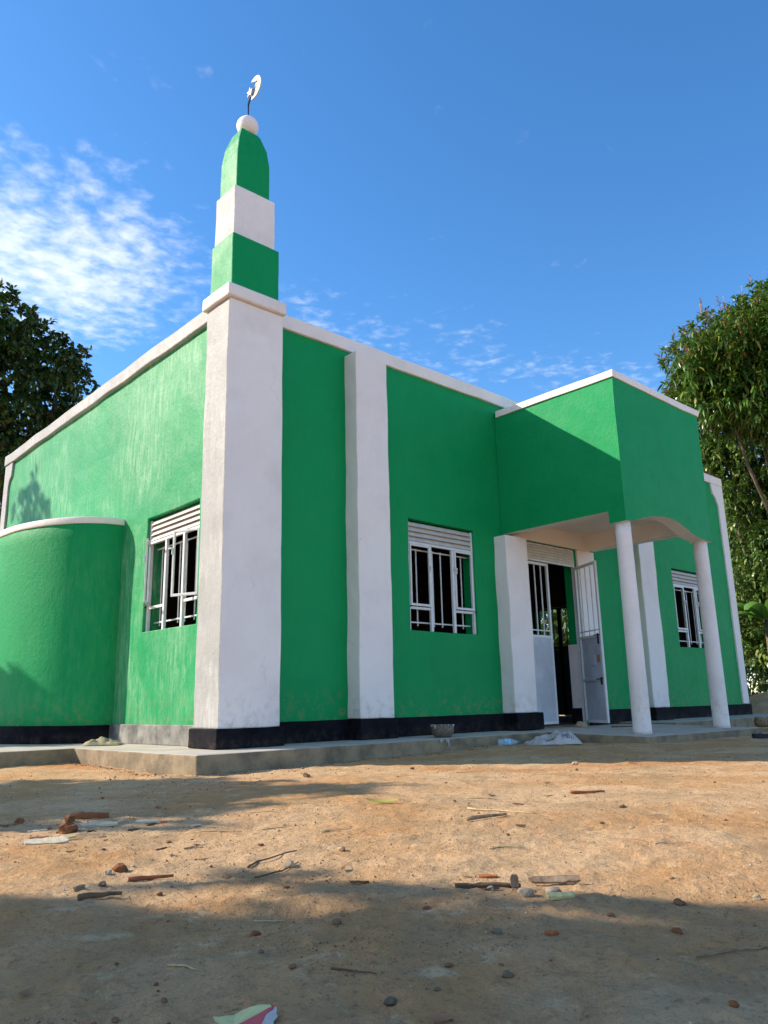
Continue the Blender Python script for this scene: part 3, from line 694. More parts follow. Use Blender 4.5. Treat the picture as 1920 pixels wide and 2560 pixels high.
def tree(name, label, base, blobs, r0, n_tips, per, L, W, droop, mat, seed, shell=0.35, spread=0.9, inner=0.25, group=None, fork=0.45, blossom=0):
    rg = np.random.default_rng(seed)
    t = tag(empty(name, (base[0], base[1], gz(base[0], base[1]))), label, 'tree', group)
    trunk_and_limbs(base, blobs, r0, rg, t, fork)
    tips, od = crown_points(blobs, n_tips, rg, shell)
    V, tr, q = rosettes(tips, od, per, L, W, droop, rg, spread)
    ti, oi = crown_points([(c, tuple(x*0.72 for x in r)) for c, r in blobs], int(n_tips*inner), rg, 0.7)
    V2, tr2, q2 = rosettes(ti, oi, per, L*1.1, W*1.5, droop, rg, 1.3); k = len(V)
    np_mesh('crown', np.concatenate([V, V2]), np.concatenate([tr, tr2+k]), np.concatenate([q, q2+k]), mat, t)
    if blossom:
        sel = np.where(od[:, 2] > -0.2)[0]; sel = rg.choice(sel, blossom, replace=False); P = tips[sel]; D = od[sel]*0.6+np.array([0, 0, 0.8])+rg.normal(0, .25, (blossom, 3)); D /= np.linalg.norm(D, axis=1, keepdims=True)
        o = []; d = []
        for p, dd in zip(P, D):
            ln = rg.uniform(0.25, 0.5)
            for s in np.linspace(0.15, 1, 16):
                w = rg.normal(0, 1, 3); w -= dd*np.dot(w, dd); w /= np.linalg.norm(w); o.append(p+dd*ln*s); d.append(w*(1.15-s)+dd*0.4)
            o.append(p); d.append(dd*4)
        o = np.array(o); d = np.array(d); ll = np.linalg.norm(d, axis=1); Ls = np.where(ll > 2, 0.42, 0.13*np.clip(ll, .3, 1.2)); Ws = np.where(ll > 2, 0.02, 0.022)
        Vb, tb, qb = leaves(o, d, Ls, Ws, np.zeros((len(o), 1)), rg); np_mesh('blossom', Vb, tb, qb, M_blossom, t)
    return t

# mango beyond the right-hand end of the building
tree('mango_tree', 'mango tree with long drooping leaves and pinkish blossom spikes beyond the porch', (17.5, 6.95),
     [((0.5, -0.95, 7.0), (2.1, 2.0, 1.7)), ((-0.55, 0.05, 6.9), (1.35, 1.3, 1.25)), ((1.0, -2.2, 8.0), (2.0, 1.9, 1.7)), ((0.9, -0.3, 8.1), (1.3, 1.3, 1.1)), ((1.3, -2.2, 5.6), (1.6, 1.6, 1.3))],
     0.09, 3600, 12, 0.205, 0.050, 0.40, M_mango, 11, 0.30, 0.95, 0.7, blossom=260)
# dark tree behind the side wall
tree('broadleaf_tree', 'dark glossy leaved tree rising behind the sunlit side wall', (5.95, 20.45),
     [((0.0, 0.3, 8.1), (2.3, 2.2, 2.3)), ((1.5, -0.5, 7.3), (1.25, 1.3, 1.5)), ((-0.6, 0.0, 10.0), (1.35, 1.3, 1.1)), ((-1.9, 0.5, 8.4), (1.9, 1.9, 2.1)), ((0.9, -0.2, 9.6), (0.75, 0.7, 0.7)), ((0.7, -0.8, 5.8), (1.9, 1.8, 1.7))],
     0.24, 2400, 9, 0.19, 0.085, 0.18, M_jack, 21, 0.45, 1.0, 0.35)
# sunlit thicket beyond the far end
tree('tall_shrub_tree', 'slim sunlit tree with small leaves and bare pale stems behind the far corner', (20.6, 8.2),
     [((-0.2, 0.2, 6.3), (1.5, 1.5, 1.5)), ((0.3, -0.5, 4.5), (1.5, 1.5, 1.6)), ((-0.4, 0.6, 6.9), (1.0, 1.0, 0.8)), ((0.6, -1.0, 2.6), (1.3, 1.3, 1.3))],
     0.11, 1900, 9, 0.17, 0.060, 0.3, M_bush, 31, 0.6, 1.0, 0.3)
tree('tall_shrub_tree', 'leafy sunlit tree with a brown forked trunk behind the earth bank', (21.6, 6.6),
     [((0.0, 0.0, 5.2), (1.9, 1.8, 2.0)), ((0.6, -0.4, 6.4), (1.5, 1.5, 1.4)), ((0.3, 0.4, 3.0), (1.6, 1.6, 1.5))],
     0.17, 1900, 9, 0.18, 0.066, 0.3, M_bush, 33, 0.6, 1.0, 0.3)
tree('hedge_tree', 'dense dark bush filling the gap under the mango branches', (24.0, 8.3),
     [((0.0, 0.0, 2.3), (2.4, 2.4, 2.2)), ((0.8, -1.5, 3.8), (2.2, 2.0, 2.2)), ((-0.6, 1.4, 4.2), (1.8, 1.8, 2.0))],
     0.14, 2000, 9, 0.20, 0.075, 0.25, M_jack, 35, 0.6, 1.0, 0.2)
tree('hedge_tree', 'sunny bush growing outside the side gate', (17.1, 12.0),
     [((0.0, 0.0, 1.6), (1.1, 1.5, 1.5)), ((0.3, 1.0, 2.5), (1.1, 1.3, 1.2)), ((0.2, -1.0, 2.1), (1.0, 1.2, 1.2))],
     0.08, 800, 9, 0.24, 0.06, 0.4, M_bush, 37, 0.6, 1.0, 0.2)
# trees west of the yard whose shade falls across it
tree('yard_tree', 'spreading tree at the west edge of the yard shading the foreground earth', (-7.2, 7.35),
     [((0.0, 0.0, 4.9), (2.3, 2.3, 1.7)), ((1.3, -0.9, 4.4), (1.7, 1.7, 1.2)), ((-0.6, 1.3, 5.4), (1.9, 1.9, 1.4)), ((1.2, 0.9, 5.2), (1.6, 1.6, 1.2)), ((3.3, -0.45, 4.9), (0.7, 0.65, 0.5))],
     0.18, 2600, 9, 0.24, 0.12, 0.3, M_jack, 41, 0.7, 1.0, 0.5)
tree('yard_tree', 'slender tree beside the yard throwing shade toward the rounded niche', (-3.15, 10.0),
     [((0.0, 0.0, 3.9), (0.9, 0.9, 1.0)), ((0.3, 0.9, 4.6), (0.8, 0.9, 0.9))],
     0.08, 420, 9, 0.20, 0.09, 0.3, M_jack, 43, 0.7, 1.0, 0.5)
tree('yard_tree', 'tall narrow tree behind the yard whose tip shades the side wall', (-2.3, 18.8),
     [((0.0, 0.0, 6.6), (0.9, 0.9, 1.5)), ((0.15, -0.15, 8.2), (0.55, 0.55, 1.1)), ((0.2, -0.6, 4.4), (1.2, 1.2, 1.3))],
     0.12, 700, 9, 0.2, 0.09, 0.3, M_jack, 45, 0.7, 1.0, 0.5)

tree('hedge_tree', 'low sunlit hedge bush right behind the earth bank', (20.0, 7.6),
     [((0.0, 0.0, 1.2), (1.3, 1.3, 1.3)), ((0.9, -1.3, 1.5), (1.4, 1.4, 1.5)), ((0.0, 0.9, 2.4), (1.0, 1.0, 1.2))],
     0.06, 1100, 9, 0.17, 0.062, 0.3, M_bush, 39, 0.6, 1.0, 0.3)
tree('hedge_tree', 'broad background tree closing the view behind the thicket', (27.5, 9.0),
     [((0.0, 0.0, 3.0), (3.0, 3.2, 3.0)), ((1.5, -2.2, 4.0), (3.0, 3.0, 3.2)), ((-1.0, 2.5, 4.5), (2.6, 2.6, 2.8))],
     0.2, 1800, 9, 0.26, 0.11, 0.25, M_jack, 47, 0.6, 1.0, 0.2)
tree('yard_tree', 'small round headed tree whose shade touches the rounded niche', (-1.3, 14.3),
     [((0.0, 0.0, 4.1), (0.6, 0.6, 0.65)), ((-0.3, 0.3, 3.4), (0.6, 0.6, 0.6))],
     0.05, 260, 9, 0.18, 0.08, 0.3, M_jack, 51, 0.7, 1.0, 0.5)
# banana plant at the far corner
def banana(base, seed):
    rg = np.random.default_rng(seed)
    t = tag(empty('banana_plant', (base[0], base[1], gz(*base))), 'banana plant with broad split leaves by the far corner', 'plant')
    V, F = tube_geo([(0, 0, -0.1), (0.03, 0, 0.9), (0.05, 0.02, 1.9)], [0.12, 0.10, 0.06], 10); _m('trunk', V, F, M_bark, t)
    for i in range(8):
        w = 2*math.pi*i/8+rg.uniform(-.3, .3); L = rg.uniform(0.9, 1.3); el = rg.uniform(0.55, 1.2); V = []; F = []; n = 14
        for k in range(n+1):
            s = k/n; r = L*s*math.cos(el*(1-0.3*s)); z = 1.75+L*s*math.sin(el)*(1-0.75*s*s*1.05)
            wd = 0.17*math.sin(math.pi*min(1, s*0.92+0.06))**0.6*(0 if s < 0.12 else 1)+0.012
            c = Vector((math.cos(w)*r, math.sin(w)*r, z)); sd = Vector((-math.sin(w), math.cos(w), 0)); j = rg.uniform(0.85, 1.0)
            V += [c+sd*wd*j+Vector((0, 0, -wd*0.35)), c, c-sd*wd*j+Vector((0, 0, -wd*0.35))]
        for k in range(n): F += [(3*k, 3*k+3, 3*k+4, 3*k+1), (3*k+1, 3*k+4, 3*k+5, 3*k+2)]
        _m('leaf', V, F, M_banana, t)
banana((18.6, 7.35), 5)

# ------------------------------------------------------------------ small things lying about
def rock_mesh(name, seed, flat=0.7, sharp=0.35):
    rg = np.random.default_rng(seed); bm = bmesh.new(); bmesh.ops.create_icosphere(bm, subdivisions=2, radius=1.0)
    off = Vector(rg.uniform(0, 50, 3))
    for v in bm.verts:
        n = mnoise.noise(v.co*1.1+off)*sharp*1.3 + mnoise.noise(v.co*2.6+off)*sharp*0.6
        v.co = v.co*(1+n); v.co.z *= flat; v.co.x *= 1.15
    me = bpy.data.meshes.new(name); bm.to_mesh(me); bm.free(); return me
M_clod = simple('brown_earth_clod', (0.24, 0.13, 0.07), 0.4, 30, 0.95, second=(0.13, 0.07, 0.04), bstr=0.6)
M_redclod = simple('red_earth_clod', (0.27, 0.105, 0.045), 0.4, 30, 0.95, bstr=0.6)
M_stone = simple('pale_stone', (0.46, 0.35, 0.23), 0.35, 25, 0.85, bstr=0.5)
M_grey = simple('grey_stone', (0.20, 0.15, 0.10), 0.4, 25, 0.85, bstr=0.5)
M_wood = simple('weathered_wood', (0.34, 0.24, 0.15), 0.4, 30, 0.8, second=(0.16, 0.10, 0.06), bstr=0.6)
M_redwood = simple('red_timber', (0.34, 0.12, 0.05), 0.4, 25, 0.8, bstr=0.5)
M_palewood = simple('pale_splinter', (0.66, 0.56, 0.40), 0.25, 25, 0.7, bstr=0.4)
M_husk = simple('yellow_husk', (0.62, 0.52, 0.24), 0.25, 30, 0.7)
M_twig = simple('dark_twig', (0.16, 0.10, 0.06), 0.4, 40, 0.9)
M_straw = simple('dry_straw', (0.55, 0.42, 0.22), 0.3, 40, 0.8)
stones = {}
for k, mt in (('clod', M_clod), ('red', M_redclod), ('stone', M_stone), ('grey', M_grey)):
    L = []
    for i in range(4):
        me = rock_mesh(k, hash((k, i)) % 1000 if False else 100*len(stones)+i, 0.62 if k != 'red' else 0.8); me.materials.append(mt); L.append(me)
    stones[k] = L
srg = np.random.default_rng(99)
def put_rock(kind, x, y, r, label, name, cat, group=None, z=None, sink=0.45):
    r *= 0.84
    me = stones[kind][int(srg.integers(4))]; o = bpy.data.objects.new(name, me); COL.objects.link(o)
    o.scale = (r*srg.uniform(.85, 1.2), r*srg.uniform(.8, 1.1), r*srg.uniform(.8, 1.15)); o.rotation_euler = (srg.uniform(-.2, .2), srg.uniform(-.2, .2), srg.uniform(0, 6.28))
    zz = gz(x, y) if z is None else z
    o.location = (x, y, zz + r*0.62*(1-sink)*0.9); return tag(o, label, cat, group)
put_rock('stone', 1.556, 2.173, 0.022, 'pale pitted stone lying beside the curved twig', 'stone', 'stone')
put_rock('red', 1.171, 2.553, 0.026, 'upright brown clod next to a small pale pebble', 'earth_clod', 'clod')
put_rock('stone', 1.118, 2.522, 0.015, 'small pale pebble touching the upright brown clod', 'stone', 'stone')
put_rock('red', 1.36, 3.485, 0.046, 'largest red clod among the timber scraps', 'earth_clod', 'clod')
put_rock('red', 1.50, 3.83, 0.030, 'red clod at the end of the red timber offcut', 'earth_clod', 'clod')
put_rock('red', 1.31, 3.93, 0.028, 'round red clod on the red earth strip', 'earth_clod', 'clod')
put_rock('stone', 1.854, 2.275, 0.019, 'pale flat topped stone alone on the sunlit earth', 'stone', 'stone')
put_rock('grey', 0.96, 2.347, 0.018, 'dark flat stone in the tree shade beside a grey pebble', 'stone', 'stone')
put_rock('grey', 1.03, 2.36, 0.017, 'grey pebble in the tree shade near the dark stick', 'stone', 'stone')
put_rock('clod', 1.952, 1.074, 0.017, 'brown clod with a split top on the shaded right side', 'earth_clod', 'clod')
put_rock('grey', 1.247, 1.047, 0.012, 'round grey stone in the dappled shade', 'stone', 'stone')
put_rock('grey', 1.013, 1.115, 0.013, 'smooth grey stone near the dry leaf', 'stone', 'stone')
put_rock('stone', 1.785, 1.33, 0.026, 'tan stone behind the yellow husk', 'stone', 'stone')
put_rock('stone', 1.731, 1.377, 0.022, 'pale broken stone in front of the weathered board', 'stone', 'stone')
put_rock('stone', 1.69, 1.46, 0.012, 'small square stone at the left of the weathered board', 'stone', 'stone')
put_rock('stone', 5.734, 5.774, 0.06, 'white broken chunk in the shade of the front wall', 'stone', 'stone')
put_rock('stone', 5.255, 3.637, 0.03, 'yellowish stone on the edge of the building shadow', 'stone', 'stone')
put_rock('clod', 3.40, 4.55, 0.03, 'brown clod on sunlit earth before the pavement corner', 'earth_clod', 'clod')
put_rock('clod', 3.388, 2.101, 0.018, 'dark clod on the sunlit earth right of the straw', 'earth_clod', 'clod')
put_rock('stone', 2.878, 1.752, 0.014, 'lone whitish pebble on smooth sunlit earth', 'stone', 'stone')
put_rock('stone', 9.02*1, 6.10, 0.085, 'rough tan rock holding the door at the threshold', 'stone', 'stone', z=-0.012)
occupied = []
n_s = 0
cam_dir = Vector((0.68, 0.74))
while n_s < 150:
    a = math.radians(srg.uniform(14, 71)); d = 0.9*(9.5/0.9)**srg.random(); x, y = d*math.sin(a), d*math.cos(a)
    if x > 4.35*K and y > 7.95*K or (x > 10.9*K and y > 6.1*K) or (x > 3.2*K and y > 11.2*K): continue
    kind = ('clod', 'clod', 'grey', 'stone', 'clod', 'red')[int(srg.integers(6))]
    r = float(np.clip(srg.lognormal(-5.35, 0.5), 0.0028, 0.012))*(0.75+0.2*d)
    nm, cat = ('earth_clod', 'clod') if kind in ('clod', 'red') else ('stone', 'stone')
    lab, grp = {'clod': ('small crumb of brown earth scattered on the yard', 'crumbs of brown earth'), 'red': ('small crumb of red earth scattered on the yard', 'crumbs of red earth'),
                'stone': ('small pale pebble scattered on the yard', 'scattered pale pebbles'), 'grey': ('small grey pebble scattered on the yard', 'scattered grey pebbles')}[kind]
    put_rock(kind, x, y, r, lab, nm, cat, grp); n_s += 1
# fine grit nobody could count
rg = np.random.default_rng(123); n = 34000
a = np.radians(rg.uniform(12, 73, n)); d = 0.8*(8.5/0.8)**rg.random(n); x, y = d*np.sin(a), d*np.cos(a)
cl = fbm(x, y, 1.6, 3, 21) > -0.02; x, y, d = x[cl], y[cl], d[cl]; t = rg.random(2600); ex = np.where(t < 0.75, 4.45+t/0.75*6.6, 3.3+rg.random(2600)*1.2)*K; ey = np.where(t < 0.75, 8.09, 0)*K - np.abs(rg.normal(0, 0.07, 2600)) - 0.01
lf = t >= 0.75; ex[lf] = 4.44*K - np.abs(rg.normal(0, 0.07, lf.sum())) - 0.02; ey[lf] = (8.1+rg.random(lf.sum())*3.1)*K
x, y, d = np.concatenate([x, ex]), np.concatenate([y, ey]), np.concatenate([d, np.hypot(ex, ey)])
n = len(x); s = rg.lognormal(-6.75, 0.5, n)*(0.7+0.2*d); z = gheight(x, y)
oc = np.array([(1, 0, 0), (0, 1, 0), (-1, 0, 0), (0, -1, 0), (0, 0, 0.8), (0, 0, -0.8)])
V = (np.stack([x, y, z+s*0.3], -1)[:, None, :] + oc[None]*s[:, None, None]*rg.uniform(0.6, 1.3, (n, 6, 1))).reshape(-1, 3)
k = (np.arange(n)*6)[:, None]; tr = np.concatenate([k+np.array(t) for t in ((0, 1, 4), (1, 2, 4), (2, 3, 4), (3, 0, 4), (1, 0, 5), (2, 1, 5), (3, 2, 5), (0, 3, 5))])
M_grit = leaf_mat('earth_grit', (0.11, 0.06, 0.035), (0.30, 0.18, 0.10), (0.50, 0.42, 0.32), 0.95, 0.0)
tag(np_mesh('grit', V, tr, np.zeros((0, 4), int), M_grit, None), 'fine brown grit strewn over the packed earth', 'grit', kind='stuff')

def stick(name, label, cat, p0, p1, r, mat, bend=0.0, lift=0.0, group=None):
    pts = []; n = 7
    for i in range(n+1):
        t = i/n; x = p0[0]+(p1[0]-p0[0])*t; y = p0[1]+(p1[1]-p0[1])*t
        nx, ny = -(p1[1]-p0[1]), (p1[0]-p0[0]); w = math.sin(math.pi*t)*bend + srg.normal(0, 0.006)
        pts.append(Vector((x+nx*w, y+ny*w, 0)))
    zs = [gz(p.x, p.y) for p in pts]; zl = max(zs)
    for p, z in zip(pts, zs): p.z = z*0.5+zl*0.5+r*0.7+lift
    V, F = tube_geo(pts, [r*(1-0.5*i/n) for i in range(n+1)], 7); return tag(_m(name, V, F, mat, None), label, cat, group)
stick('twig', 'thin curved dark twig on the sunlit earth', 'twig', (1.467, 2.274), (1.74, 2.385), 0.0035, M_twig, 0.10)
stick('twig', 'short dark twig lying under the curved twig', 'twig', (1.40, 2.13), (1.62, 2.21), 0.003, M_twig, -0.12)
stick('twig', 'thin brown twig in the deep shade', 'twig', (1.03, 1.30), (1.07, 1.215), 0.0022, M_twig, 0.08)
stick('stick', 'short thick dark stick in the tree shade', 'stick', (0.915, 2.24), (1.03, 2.225), 0.009, M_twig, 0.05)
stick('stick', 'reddish stick on the rim of the tree shade', 'stick', (1.11, 2.36), (1.235, 2.32), 0.008, M_redwood, 0.0)
stick('stick', 'brown stick beside the long straw', 'stick', (2.57, 2.33), (2.735, 2.255), 0.010, M_wood, 0.04)
stick('straw', 'long pale straw on the sunlit earth', 'straw', (2.82, 2.55), (2.87, 2.20), 0.004, M_straw, 0.05)
stick('twig', 'forked pale twig near the right side of the yard', 'twig', (1.57, 0.84), (1.74, 0.74), 0.003, M_wood, 0.06)
stick('stick', 'flat dark red stick on sunny earth near the building shadow', 'stick', (3.74, 2.63), (3.90, 2.52), 0.010, M_redwood, 0.0)
stick('stick', 'dark stick lying on the porch floor', 'stick', (8.72, 5.46), (9.12, 5.22), 0.010, M_twig, 0.0, 0.11-0.005)
for (a0, a1) in (((1.72, 3.05), (1.86, 2.93)), ((2.15, 3.35), (2.29, 3.20)), ((1.95, 2.95), (2.10, 2.93)), ((2.2, 1.9), (2.31, 1.83)), ((3.2, 2.9), (3.33, 2.71)), ((1.15, 1.75), (1.21, 1.70)), ((0.82, 1.55), (0.85, 1.49)), ((2.6, 1.5), (2.72, 1.43)), ((4.2, 3.9), (4.42, 3.8)), ((1.5, 2.75), (1.61, 2.77)), ((2.9, 3.7), (3.05, 3.55)), ((2.05, 2.65), (2.17, 2.60))):
    stick('straw', 'short bit of dry straw strewn on the yard', 'straw', a0, a1, 0.0025, M_straw, float(srg.uniform(-.1, .1)), group='bits of dry straw')
def chip(name, label, cat, x, y, rz, L, W, T, mat, tilt=0.0, seed=0, lift=0.0, group=None):
    """ragged flat board or splinter"""
    rg = np.random.default_rng(seed); bm = bmesh.new(); n = 8; top = []; bot = []
    for s in (1, -1):
        for i in (range(n+1) if s == 1 else range(n, -1, -1)):
            t = i/n*2-1; w = W/2*(1-0.35*abs(t)**3)*rg.uniform(0.75, 1.05); e = rg.uniform(-.04, .04)*L if i in (0, n) else 0
            top.append(bm.verts.new((t*L/2+e, s*w, T/2+rg.uniform(-.2, .2)*T))); bot.append(bm.verts.new((t*L/2+e, s*w, -T/2)))
    bm.faces.new(top); bm.faces.new(bot[::-1]); k = len(top)
    for i in range(k): bm.faces.new([top[i], bot[i], bot[(i+1) % k], top[(i+1) % k]])
    bmesh.ops.triangulate(bm, faces=[f for f in bm.faces if len(f.verts) > 4]); bmesh.ops.recalc_face_normals(bm, faces=bm.faces)
    me = bpy.data.meshes.new(name); bm.to_mesh(me); bm.free(); o = _link(name, me, mat, None)
    zz = max(gz(x+math.cos(rz)*L*0.45*s, y+math.sin(rz)*L*0.45*s) for s in (-1, 0, 1)); o.location = (x, y, zz+T*0.45+lift); o.rotation_euler = (tilt, 0, rz); return tag(o, label, cat, group)
PERP = -math.radians(42.5)
chip('timber_offcut', 'long red timber offcut behind the red clods', 'timber', 1.62, 3.90, PERP, 0.19, 0.035, 0.022, M_redwood, 0.1, 1)
chip('splinter', 'largest white wood splinter among the scraps', 'splinter', 1.19, 3.25, PERP+0.25, 0.16, 0.045, 0.012, M_palewood, 0.35, 2)
chip('splinter', 'narrow white wood splinter beside the largest red clod', 'splinter', 1.52, 3.55, PERP+0.1, 0.15, 0.03, 0.010, M_palewood, 0.3, 3)
chip('splinter', 'small white curled splinter on the sunlit earth', 'splinter', 1.72, 3.50, PERP-0.1, 0.10, 0.025, 0.008, M_palewood, 0.3, 4)
chip('splinter', 'yellowish splinter resting on the largest white splinter', 'splinter', 1.27, 3.30, PERP+0.5, 0.10, 0.02, 0.008, M_husk, 0.3, 5, 0.008)
for i in range(14):
    x = 1.2+srg.random()*0.6; y = 3.15+srg.random()*0.75
    chip('wood_chip', 'small wood chip lying in the patch of timber scraps', 'wood chip', x, y, srg.uniform(0, 3.14), srg.uniform(.03, .08), .015, .006, (M_wood, M_palewood, M_redwood, M_twig)[i % 4], srg.uniform(-.4, .4), 10+i, group='wood chips in the scrap patch')
chip('weathered_board', 'weathered grey board with a split end lying by the stones', 'board', 1.90, 1.41, PERP+0.06, 0.14, 0.034, 0.006, M_wood, 0.35, 30, 0.008)
chip('bark_strip', 'long dark strip of bark left of the weathered board', 'bark', 1.73, 1.50, PERP-0.02, 0.17, 0.016, 0.010, M_twig, 0.2, 31)
chip('wood_chip', 'upright pointed chip standing against the bark strip', 'wood chip', 1.765, 1.44, PERP, 0.022, 0.035, 0.008, M_wood, 1.35, 32, 0.014)
chip('yellow_husk', 'pale yellow maize husk in front of the tan stone', 'husk', 1.755, 1.285, PERP+0.15, 0.075, 0.024, 0.009, M_husk, 0.3, 33)
for i in range(10):
    a = math.radians(srg.uniform(16, 70)); d = srg.uniform(1.2, 4.5)
    chip('bark_chip', 'small dark bark chip lying loose on the yard', 'bark', d*math.sin(a), d*math.cos(a), srg.uniform(0, 3.1), srg.uniform(.02, .05)*(0.6+0.25*d), .012, .005, M_twig, srg.uniform(-.3, .3), 60+i, group='loose bark chips')
M_rust = simple('orange_brick_dust', (0.42, 0.14, 0.05), 0.3, 40, 0.95)
chip('brick_fragment', 'bright orange brick fragment pressed into the earth', 'brick', 1.847, 1.603, PERP, 0.055, 0.03, 0.006, M_rust, 0.0, 40)
chip('brick_fragment', 'faint orange brick crumb in the dappled shade', 'brick', 1.518, 1.145, PERP, 0.03, 0.016, 0.005, M_rust, 0.0, 41)
def curl_leaf(name, label, x, y, rz, L, W, mat, seed, cat='leaf', curl=0.4, lift=0.004, group=None):
    V = []; F = []; n = 8
    for i in range(n+1):
        t = i/n; w = W/2*math.sin(math.pi*(0.06+0.9*t))**0.8; z = curl*L*(t-0.5)**2
        V += [(L*(t-.5), w, z+w*0.5), (L*(t-.5), 0, z), (L*(t-.5), -w, z+w*0.35)]
    for i in range(n): F += [(3*i, 3*i+1, 3*i+4, 3*i+3), (3*i+1, 3*i+2, 3*i+5, 3*i+4)]
    o = _m(name, V, F, mat, None); o.location = (x, y, gz(x, y)+lift); o.rotation_euler = (0.1, 0.05, rz); return tag(o, label, cat, group)
M_yleaf = leaf_mat('yellowing_leaf', (0.42, 0.42, 0.08), (0.5, 0.48, 0.12), None, 0.5, 0.2)
curl_leaf('fallen_leaf', 'yellow green fallen leaf on the sunlit earth', 2.77, 3.08, PERP+0.25, 0.17, 0.05, M_yleaf, 1)
curl_leaf('fallen_leaf', 'curled brown dry leaf in the deep shade', 1.0, 0.985, PERP+0.3, 0.05, 0.022, M_dryleaf, 2)
for i in range(14):
    a = math.radians(srg.uniform(16, 70)); d = 1.2*(7/1.2)**srg.random()
    if d*math.sin(a) > 4.3*K and d*math.cos(a) > 7.9*K: continue
    curl_leaf('dry_leaf', 'small dry brown leaf fallen on the yard', d*math.sin(a), d*math.cos(a), srg.uniform(0, 6), srg.uniform(.025, .05)*(0.7+.15*d), .015*(0.7+.15*d), M_dryleaf, 80+i, group='small dry leaves')

# torn printed carton in the foreground
cz = gz(0.79, 1.22)+0.010
CS = 0.78
ct = tag(empty('torn_carton', (0.772, 1.19, cz), PERP), 'torn piece of yellow green and red printed carton on shaded earth', 'carton')
M_cy = simple('carton_yellow_print', (0.60, 0.58, 0.26), 0.12, 40, 0.6); M_cr = simple('carton_red_print', (0.55, 0.085, 0.10), 0.15, 40, 0.6); M_cw = simple('carton_bare_board', (0.55, 0.52, 0.47), 0.15, 40, 0.8)
def flat(name, pts, z, mat, parent, th=0.0012):
    bm = bmesh.new(); T = [bm.verts.new((a, c, z+0.006*math.sin(a*55)+c*0.08)) for a, c in pts]; Bv = [bm.verts.new((q.co.x, q.co.y, q.co.z-th)) for q in T]
    bm.faces.new(T); bm.faces.new(Bv[::-1]); k = len(T)
    for i in range(k): bm.faces.new([T[i], Bv[i], Bv[(i+1) % k], T[(i+1) % k]])
    bmesh.ops.triangulate(bm, faces=[f for f in bm.faces if len(f.verts) > 4]); bmesh.ops.recalc_face_normals(bm, faces=bm.faces)
    me = bpy.data.meshes.new(name); bm.to_mesh(me); bm.free(); return _link(name, me, mat, parent)
ct.scale = (CS, CS, CS)
flat('carton_sheet', [(-0.068, -0.008), (-0.055, 0.0), (-0.045, 0.012), (-0.03, 0.018), (-0.018, 0.036), (0.0, 0.039), (0.02, 0.036), (0.042, 0.037), (0.046, 0.030), (-0.02, -0.03), (-0.05, -0.026), (-0.062, -0.018)], 0.002, M_cy, ct)
flat('red_panel', [(0.0425, 0.037), (0.052, 0.037), (0.050, 0.020), (0.040, -0.005), (0.036, -0.06), (-0.04, -0.06), (-0.0195, -0.0305), (0.0465, 0.0295)], 0.002, M_cr, ct)
flat('bare_edge', [(0.0525, 0.036), (0.057, 0.033), (0.058, 0.012), (0.063, 0.002), (0.058, -0.02), (0.06, -0.06), (0.0365, -0.06), (0.0405, -0.005), (0.0505, 0.020)], 0.0015, M_cw, ct)
def text_mesh(name, body, size, mat, parent, loc, rot, ext=0.0004, shear=0):
    cu = bpy.data.curves.new(name, 'FONT'); cu.body = body; cu.size = size; cu.extrude = ext; cu.shear = shear; cu.align_x = 'CENTER'; cu.align_y = 'CENTER'; cu.resolution_u = 2
    to = bpy.data.objects.new(name, cu); me = bpy.data.meshes.new_from_object(to); bpy.data.objects.remove(to)
    o = _link(name, me, mat, parent); o.location = loc; o.rotation_euler = rot; return o
M_ink = simple('dark_green_ink', (0.10, 0.14, 0.05), 0.1, 40, 0.7)
text_mesh('carton_lettering', 'ould Sea', 0.009, M_ink, ct, (-0.035, 0.010, 0.0085), (0.06, 0.0, 0.62))

# cut-down paint pot on the pavement
M_pot = simple('brown_glazed_pot', (0.20, 0.15, 0.10), 0.5, 30, 0.55, second=(0.10, 0.085, 0.07)); M_drip = simple('dried_white_paint', (0.55, 0.58, 0.64), 0.15, 30, 0.4)
pt = tag(empty('paint_pot', (6.02, 5.74, 0.001)), 'cut-down brown paint pot with dried white paint standing on the pavement', 'pot')
R = 0.118
lathe('bowl', [(R*0.70, 0.0), (R*0.86, 0.028), (R*0.97, 0.062), (R*0.98, 0.125), (R*0.93, 0.126), (R*0.92, 0.10), (0.001, 0.10)], 28, M_pot, None).parent = pt
lathe('paint', [(R*0.915, 0.1015), (R*0.9, 0.110), (0.001, 0.112)], 24, M_drip, None).parent = pt
for k in range(13):
    w = k/13*6.28+srg.uniform(-.25, .25); ln = 0.05*srg.random()**2+0.004
    V, F = tube_geo([(R*0.985*math.cos(w), R*0.985*math.sin(w), 0.127), (R*0.992*math.cos(w), R*0.992*math.sin(w), 0.122-ln)], [0.006, 0.003], 6); _m('drip', V, F, M_drip, pt)
# dribbles down the pavement edge below it
for dx, ln in ((-0.05, 0.035), (-0.028, 0.02), (0.035, 0.03), (0.06, 0.075)):
    yy = 8.13*K-0.012
    V, F = tube_geo([(5.80+dx, yy-0.004, -0.006), (5.80+dx, yy-0.008, -0.006-ln)], [0.006, 0.004], 6)
    tag(_m('paint_dribble', V, F, M_drip, None), 'dribble of white paint down the pavement edge below the pot', 'paint', 'paint dribbles below the pot')

